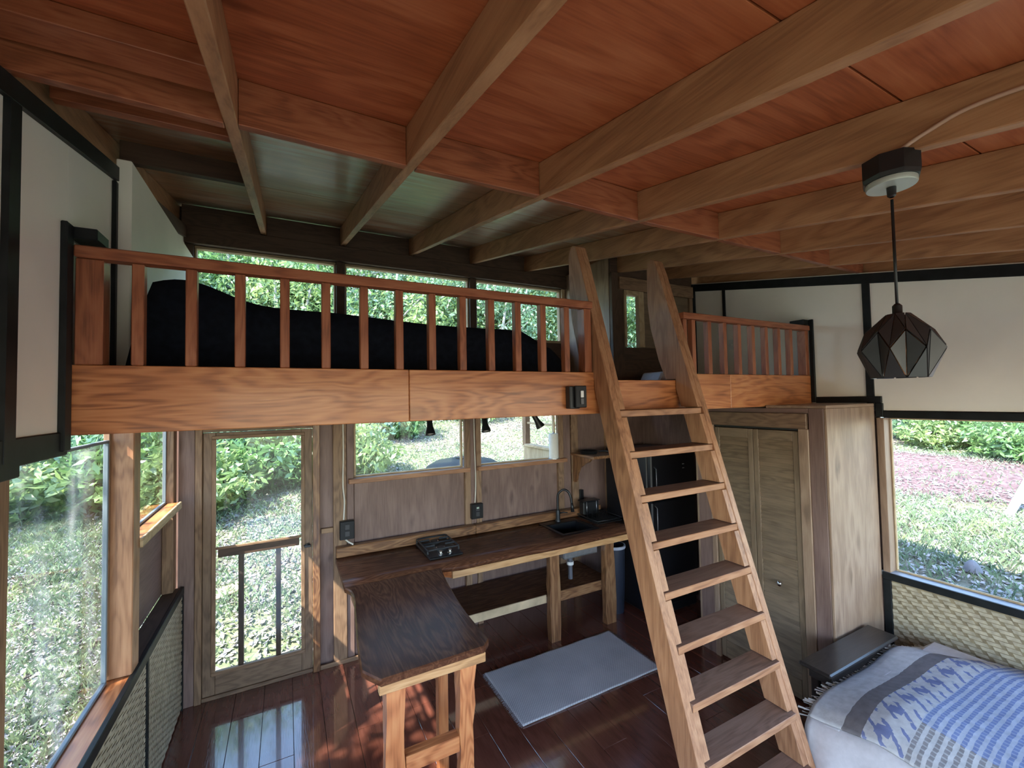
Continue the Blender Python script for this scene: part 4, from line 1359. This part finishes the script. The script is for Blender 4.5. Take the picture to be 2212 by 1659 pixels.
def scatter(name, n, boxes, kind, mat, label, cat):
    areas = np.array([(b[1] - b[0]) * (b[3] - b[2]) * b[4] for b in boxes])
    cnt = (n * areas / areas.sum()).astype(int)
    pts = []
    for b, c in zip(boxes, cnt):
        pts.append(np.stack([rng.uniform(b[0], b[1], c), rng.uniform(b[2], b[3], c)], 1))
    p = np.concatenate(pts)
    out = ~((p[:, 0] > XL - .3) & (p[:, 0] < XR + .3) & (p[:, 1] > YF - .3) & (p[:, 1] < YB + .3))
    p = p[out]
    p = p[~((p[:, 0] > 2.6) & (p[:, 0] < 3.05) & (p[:, 1] > 4) & (p[:, 1] < 5.2))]
    if kind == 'leaf':
        p = p[~((p[:, 0] > 11.6) & (p[:, 0] < 14.6) & (rng.random(len(p)) < .7))]
    if kind == 'grass':
        keep = (np.sin(.9 * p[:, 0] + 1.1 * np.sin(.8 * p[:, 1])) * np.cos(.7 * p[:, 1] + .6 * p[:, 0]) + rng.uniform(-.9, 1.0, len(p))) > -.05
        keep &= ~((p[:, 0] > 10.6) & (p[:, 0] < 15) & (rng.random(len(p)) < .9))
        keep &= ~((p[:, 1] > 3.9) & (p[:, 1] < 5.6 - .25 * np.sin(3 * p[:, 0])) & (p[:, 0] > -.8) & (p[:, 0] < 4) & (rng.random(len(p)) < .75))
        p = p[keep]
    m_ = len(p)
    z = gh(p[:, 0], p[:, 1])
    a_ = rng.uniform(0, 2 * np.pi, m_)
    if kind == 'grass':
        h = rng.uniform(.035, .11, m_); w = rng.uniform(.003, .007, m_)
        dx, dy = np.cos(a_), np.sin(a_)
        ln = rng.uniform(.3, 1.0, m_) * h
        la = rng.uniform(0, 2 * np.pi, m_)
        A = np.stack([p[:, 0] - dx * w, p[:, 1] - dy * w, z - .01], 1)
        B = np.stack([p[:, 0] + dx * w, p[:, 1] + dy * w, z - .01], 1)
        C = np.stack([p[:, 0] + np.cos(la) * ln * .4 + dx * w * .8, p[:, 1] + np.sin(la) * ln * .4 + dy * w * .8, z + h * .65], 1)
        D = np.stack([p[:, 0] + np.cos(la) * ln, p[:, 1] + np.sin(la) * ln, z + h], 1)
        V = np.stack([A, B, C, D], 1).reshape(-1, 3)
    else:
        l = rng.uniform(.015, .05, m_); w = l * rng.uniform(.3, .55, m_)
        t1, t2 = rng.normal(0, .35, m_), rng.normal(0, .35, m_)
        dx, dy = np.cos(a_), np.sin(a_)
        A = np.stack([p[:, 0] - dx * l, p[:, 1] - dy * l, z + .02 - t1 * l], 1)
        C = np.stack([p[:, 0] + dx * l, p[:, 1] + dy * l, z + .02 + t1 * l], 1)
        B = np.stack([p[:, 0] - dy * w, p[:, 1] + dx * w, z + .02 + t2 * w + .006], 1)
        D = np.stack([p[:, 0] + dy * w, p[:, 1] - dx * w, z + .02 - t2 * w + .006], 1)
        V = np.stack([A, D, C, B], 1).reshape(-1, 3)
    Q = np.arange(4 * m_).reshape(-1, 4)
    o = tag(link(name, npmesh(name, V, Q, mat), None), label, cat)
    o['kind'] = 'stuff'
    return o


areas = [(-5, 9, 4.1, 9, 2.2), (-7, 12, 9, 16, .8), (-5, -.9, 0, 9, 2.0), (-14, -5, 0, 14, .6), (4.3, 10, -3, 8, 1.6), (10, 20, -4, 12, .8)]
scatter('lawn_grass', 330000, areas, 'grass', GRASS, 'patchy green grass of the garden outside the windows', 'grass')
scatter('fallen_leaves', 170000, areas, 'leaf', LITTER, 'dry pale fallen leaves strewn over the garden ground', 'leaves')


def leaf_cloud(n, cen, rad, size, seed, squash=1.0, droop=.3, shell=.45):
    r = np.random.default_rng(seed)
    d = r.normal(size=(n, 3)); d /= np.linalg.norm(d, axis=1)[:, None]
    rr = (shell + (1 - shell) * r.random(n)) ** .8
    lump = 1 + .22 * np.sin(4 * d[:, 0] + seed) * np.cos(5 * d[:, 1]) + .15 * np.sin(7 * d[:, 2] + 2 * seed)
    p = np.array(cen) + d * rr[:, None] * lump[:, None] * np.array(rad)
    a = r.normal(size=(n, 3)); a[:, 2] -= droop; a /= np.linalg.norm(a, axis=1)[:, None]
    b = np.cross(a, r.normal(size=(n, 3))); b /= np.linalg.norm(b, axis=1)[:, None]
    l = size * r.uniform(.6, 1.4, n)[:, None]
    w = l * .38
    nn = np.cross(a, b)
    V = np.stack([p - a * l * .5, p + b * w * .5 + nn * w * .15, p + a * l * .5, p - b * w * .5 + nn * w * .15], 1).reshape(-1, 3)
    return V


def tree_meshes(seed, h, crown_r, nleaf, lsize, mat, stems):
    r = random.Random(seed)
    bm_list = []
    tips = []
    for s in range(stems):
        a_ = 2 * math.pi * s / stems + r.random()
        x = y = 0.0
        pts = [(0.12 * math.cos(a_), .12 * math.sin(a_), -.3)]
        lean = r.uniform(.08, .3)
        for k in range(1, 7):
            z = h * k / 7
            x = math.cos(a_) * lean * z + r.uniform(-.12, .12)
            y = math.sin(a_) * lean * z + r.uniform(-.12, .12)
            pts.append((x, y, z))
        bm_list.append((pts, .075))
        for _ in range(4):
            q = pts[r.randint(2, 5)]
            a2 = r.uniform(0, 6.28); ll = r.uniform(.8, 1.8)
            e = (q[0] + ll * math.cos(a2), q[1] + ll * math.sin(a2), q[2] + ll * r.uniform(.2, 1.0))
            bm_list.append(([q, ((q[0] + e[0]) / 2 + .1, (q[1] + e[1]) / 2, (q[2] + e[2]) / 2 + .12), e], .035))
            tips.append(e)
        tips.append(pts[-1]); tips.append(pts[4])
    return bm_list, tips


def tube_np(pts, r0, seg=6):
    pts = [Vector(p) for p in pts]
    V, Q = [], []
    n_ = len(pts)
    for i, p in enumerate(pts):
        t_ = (pts[min(i + 1, n_ - 1)] - pts[max(0, i - 1)]).normalized()
        a_ = t_.orthogonal().normalized(); b_ = t_.cross(a_)
        rr = r0 * (1 - .7 * i / n_)
        for k in range(seg):
            V.append(p + rr * (math.cos(6.283 * k / seg) * a_ + math.sin(6.283 * k / seg) * b_))
    for i in range(n_ - 1):
        for k in range(seg):
            Q.append((i * seg + k, i * seg + (k + 1) % seg, (i + 1) * seg + (k + 1) % seg, (i + 1) * seg + k))
    return V, Q


def build_tree_kind(seed, h, nleaf, lsize, mat, stems, rad):
    branches, tips = tree_meshes(seed, h, 0, 0, 0, mat, stems)
    V, Q = [], []
    for pts, r0 in branches:
        v, q = tube_np(pts, r0)
        k = len(V)
        V += [tuple(x) for x in v]; Q += [tuple(i + k for i in f) for f in q]
    trunk = npmesh('trunk', V, Q, BARK, True)
    per = max(1, nleaf // len(tips))
    LV = np.concatenate([leaf_cloud(per, t_, (rad, rad, rad * .75), lsize, seed * 31 + i, shell=.1) for i, t_ in enumerate(tips)])
    fol = npmesh('foliage', LV, np.arange(len(LV)).reshape(-1, 4), mat)
    return trunk, fol


TK = [build_tree_kind(3, 5.6, 9000, .17, LEAF[0], 4, 1.15), build_tree_kind(8, 6.4, 8000, .15, LEAF[2], 5, 1.05), build_tree_kind(14, 4.6, 8000, .16, LEAF[1], 4, 1.1)]


def tree(x, y, kind, rot, s, label, group):
    t = thing('garden_tree', label, 'tree', (x, y, float(gh(x, y)) - .1), group)
    t.rotation_euler = (0, 0, rot)
    t.scale = (s, s, s)
    for nme, me_ in (('trunk', TK[kind][0]), ('foliage', TK[kind][1])):
        o_ = bpy.data.objects.new(nme, me_)
        COL.objects.link(o_)
        o_.parent = t
    return t


BT = [(-7.4 + 1.5 * i, 16.4 + .6 * math.sin(i * 2.3)) for i in range(20)] + [(-4 + 3.1 * i, 18.2) for i in range(6)]
LB = 'slender multi-stemmed tree in the thicket behind the loft windows'
for i, (x, y) in enumerate(BT):
    tree(x, y, i % 3, i * 1.7, random.uniform(1.12, 1.24), LB, 'trees behind the house')
for i, (x, y) in enumerate([(-9.5, 10.0), (-10.5, 6.5), (-11.5, 2.5)]):
    tree(x, y, i % 3, i * 2.1 + 1, 1.0, 'leafy tree on the slope seen through the left window', 'trees left of the house')
for i, (x, y) in enumerate([(19.5, 9.5), (21, 5.5), (22, 1.0)]):
    tree(x, y, (i + 1) % 3, i * 1.3, 1.0, 'leafy tree beyond the mulch bed seen through right window', 'trees right of the house')
tree(-4.5, .85, 0, .6, .98, 'taller tree shading the left windows from outside', None)
tree(-4.0, 1.25, 1, 2.1, .95, 'added slimmer tree thickening the shade outside the left windows', None)  # unseen second tree, added to break up the sun patches on the floor

# shrubs
SK = []
for i in range(4):
    LV = leaf_cloud(3200, (0, 0, .55), (.95, .95, .7), .15 + .02 * (i % 2), 50 + i, shell=.35)
    LV[:, 2] = np.maximum(LV[:, 2], -.02)
    st_v, st_q = [], []
    for k in range(6):
        a_ = k * 1.05
        v, q = tube_np([(0, 0, -.1), (.25 * math.cos(a_), .25 * math.sin(a_), .4), (.5 * math.cos(a_), .5 * math.sin(a_), .85)], .018)
        b_ = len(st_v); st_v += [tuple(p) for p in v]; st_q += [tuple(j + b_ for j in f) for f in q]
    SK.append((npmesh('stems', st_v, st_q, BARK, True), npmesh('foliage', LV, np.arange(len(LV)).reshape(-1, 4), LEAF[i % 3])))


def shrub(x, y, k, s, label, group):
    t = thing('garden_shrub', label, 'shrub', (x, y, float(gh(x, y)) - .03), group)
    t.rotation_euler = (0, 0, random.random() * 6)
    t.scale = (s, s, s * random.uniform(.85, 1.2))
    for nme, me_ in (('stems', SK[k][0]), ('foliage', SK[k][1])):
        o_ = bpy.data.objects.new(nme, me_); COL.objects.link(o_); o_.parent = t
    return t


for i in range(34):
    x = -7 + i * .62
    y = 9.6 + .5 * math.sin(i * 1.9) + (0 if i % 2 else .9)
    if x > .9:
        y += min(5.2, (x - .9) * 2.4)
        x *= 1.25
    shrub(x, y, i % 4, random.uniform(.8, 1.15), 'dense leafy shrub at the edge of lawn behind the house', 'shrubs behind the house')
for i in range(9):
    x, y = -7.2 - .7 * math.sin(i * 2.2), 9.6 - i * 1.05
    shrub(x, y, i % 4, random.uniform(.8, 1.15), 'dense leafy shrub on the slope outside the left window', 'shrubs left of the house')
for i in range(14):
    x, y = 16.2 + .6 * math.sin(i * 1.7) + (1.2 if i % 2 else 0), -1.5 + i * .85
    shrub(x, y, (i + 1) % 4, random.uniform(.8, 1.1), 'dense leafy shrub beyond the mulch outside right window', 'shrubs right of the house')

# strap-leaved plant outside the loft corner window
sl = thing('strap_leaf_plant', 'tall plant with long arching strap leaves outside the corner window', 'plant', (4.3, 5.4, float(gh(4.3, 5.4))))
tube('stem', [(4.3, 5.4, -.45), (4.32, 5.4, 1.2), (4.28, 5.42, 2.6)], .06, BARK, sl)
for k in range(26):
    a_ = k * 2.4
    V, Q = [], []
    L_ = random.uniform(.9, 1.4); up_ = random.uniform(.4, 1.0)
    for i in range(9):
        t_ = i / 8
        r_ = L_ * t_ * .8
        z_ = up_ * t_ * 1.3 - 1.3 * t_ * t_
        w_ = .03 * (1 - t_) + .003
        cx_, sx_ = math.cos(a_), math.sin(a_)
        V += [(r_ * cx_ - w_ * sx_, r_ * sx_ + w_ * cx_, z_), (r_ * cx_ + w_ * sx_, r_ * sx_ - w_ * cx_, z_)]
        if i:
            Q.append((2 * i - 2, 2 * i - 1, 2 * i + 1, 2 * i))
    me = npmesh('strap_leaf', V, Q, LEAF[2], True)
    link('strap_leaf', me, None, sl, (4.28, 5.42, 2.2 + .02 * k))

# bump-out of the house behind the kitchen
ob = structure(box('wall_outbuilding', (2.80, 2.84), (4.12, 5.02), (-.6, 1.57), ('light', 2)))
box('post', (2.79, 2.86), (4.94, 5.03), (1.571, 2.6), ('stud', 2), ob)
box('post', (2.79, 2.86), (4.12, 4.20), (1.571, 2.6), ('stud', 2), ob)
box('sill', (2.76, 2.86), (4.201, 4.939), (1.571, 1.60), 'light', ob)
box('rail', (2.81, 2.84), (4.201, 4.939), (1.86, 1.885), 'light', ob)
box('wall_panel', (2.80, 2.84), (4.12, 5.03), (2.05, 2.6), ('light', 2), ob)

# things in the garden
bd = thing('board_offcut', 'pale board offcut lying on ground outside the door', 'board', (-.6, 6.2, float(gh(-.6, 6.2))))
b_ = box('plank_piece', (-.80, -.45), (6.25, 6.45), (float(gh(-.6, 6.3)) + .03, float(gh(-.6, 6.3)) + .05), 'light', bd)
b_.rotation_euler = (.15, -.1, .4)
rk = lathe('garden_rock', [(0, 0), (.07, .01), (.085, .04), (.06, .11), (.025, .15), (0, .155)], ROCK, None, (6.70, 1.90, float(gh(6.70, 1.90)) - .02), 9)
tag(rk, 'grey upright rock in the house shadow outside right window', 'rock')
CX, CY = 9.91, 2.44
zg = float(gh(CX, CY))
lo = thing('garden_chair', 'white slatted garden chair outside the right window', 'chair', (CX, CY - .4, zg))
WP = plain('white_chair_paint', (.62, .63, .68), .45)
for k in range(5):
    y = CY - .175 * k - .11
    hexa('back_slat', [(CX, y, zg - .01), (CX + .03, y, zg - .01), (CX + .03, y + .11, zg - .01), (CX, y + .11, zg - .01),
                       (CX + .40, y - .30, zg + .92), (CX + .43, y - .30, zg + .92), (CX + .43, y - .19, zg + .92), (CX + .40, y - .19, zg + .92)], WP, lo)
for z, d in ((.22, .0), (.72, .0)):
    f_ = z / .93
    box('cross_bar', (CX + .40 * f_ + .035, CX + .40 * f_ + .065), (CY - .30 * f_ - .85, CY - .30 * f_), (zg + z - .03, zg + z + .03), WP, lo)
for k in range(4):
    x = CX + .42 + k * .12
    box('seat_slat', (x, x + .09), (CY - 1.15, CY - .25), (zg + .36, zg + .385), WP, lo)
for y in (CY - 1.13, CY - .31):
    for x in (CX + .45, CX + .80):
        box('leg', (x, x + .05), (y, y + .05), (zg - .02, zg + .359), WP, lo)

tk = thing('water_tank', 'dark domed tank outside just below the kitchen windows', 'tank', (1.86, 4.78, float(gh(1.86, 4.78))))
zg2 = float(gh(1.86, 4.78))
lathe('shell', [(0, zg2), (.47, zg2), (.47, 1.36), (.44, 1.42), (.34, 1.475), (.18, 1.505), (0, 1.51)], plain('dark_tank_plastic', (.035, .035, .028), .6, noise=.2), tk, (1.86, 4.78, 0), 36)
lathe('lid', [(0, 1.5105), (.10, 1.5105), (.10, 1.518), (0, 1.52)], plain('dark_tank_plastic', (.035, .035, .028), .6), tk, (1.86, 4.78, 0), 24)
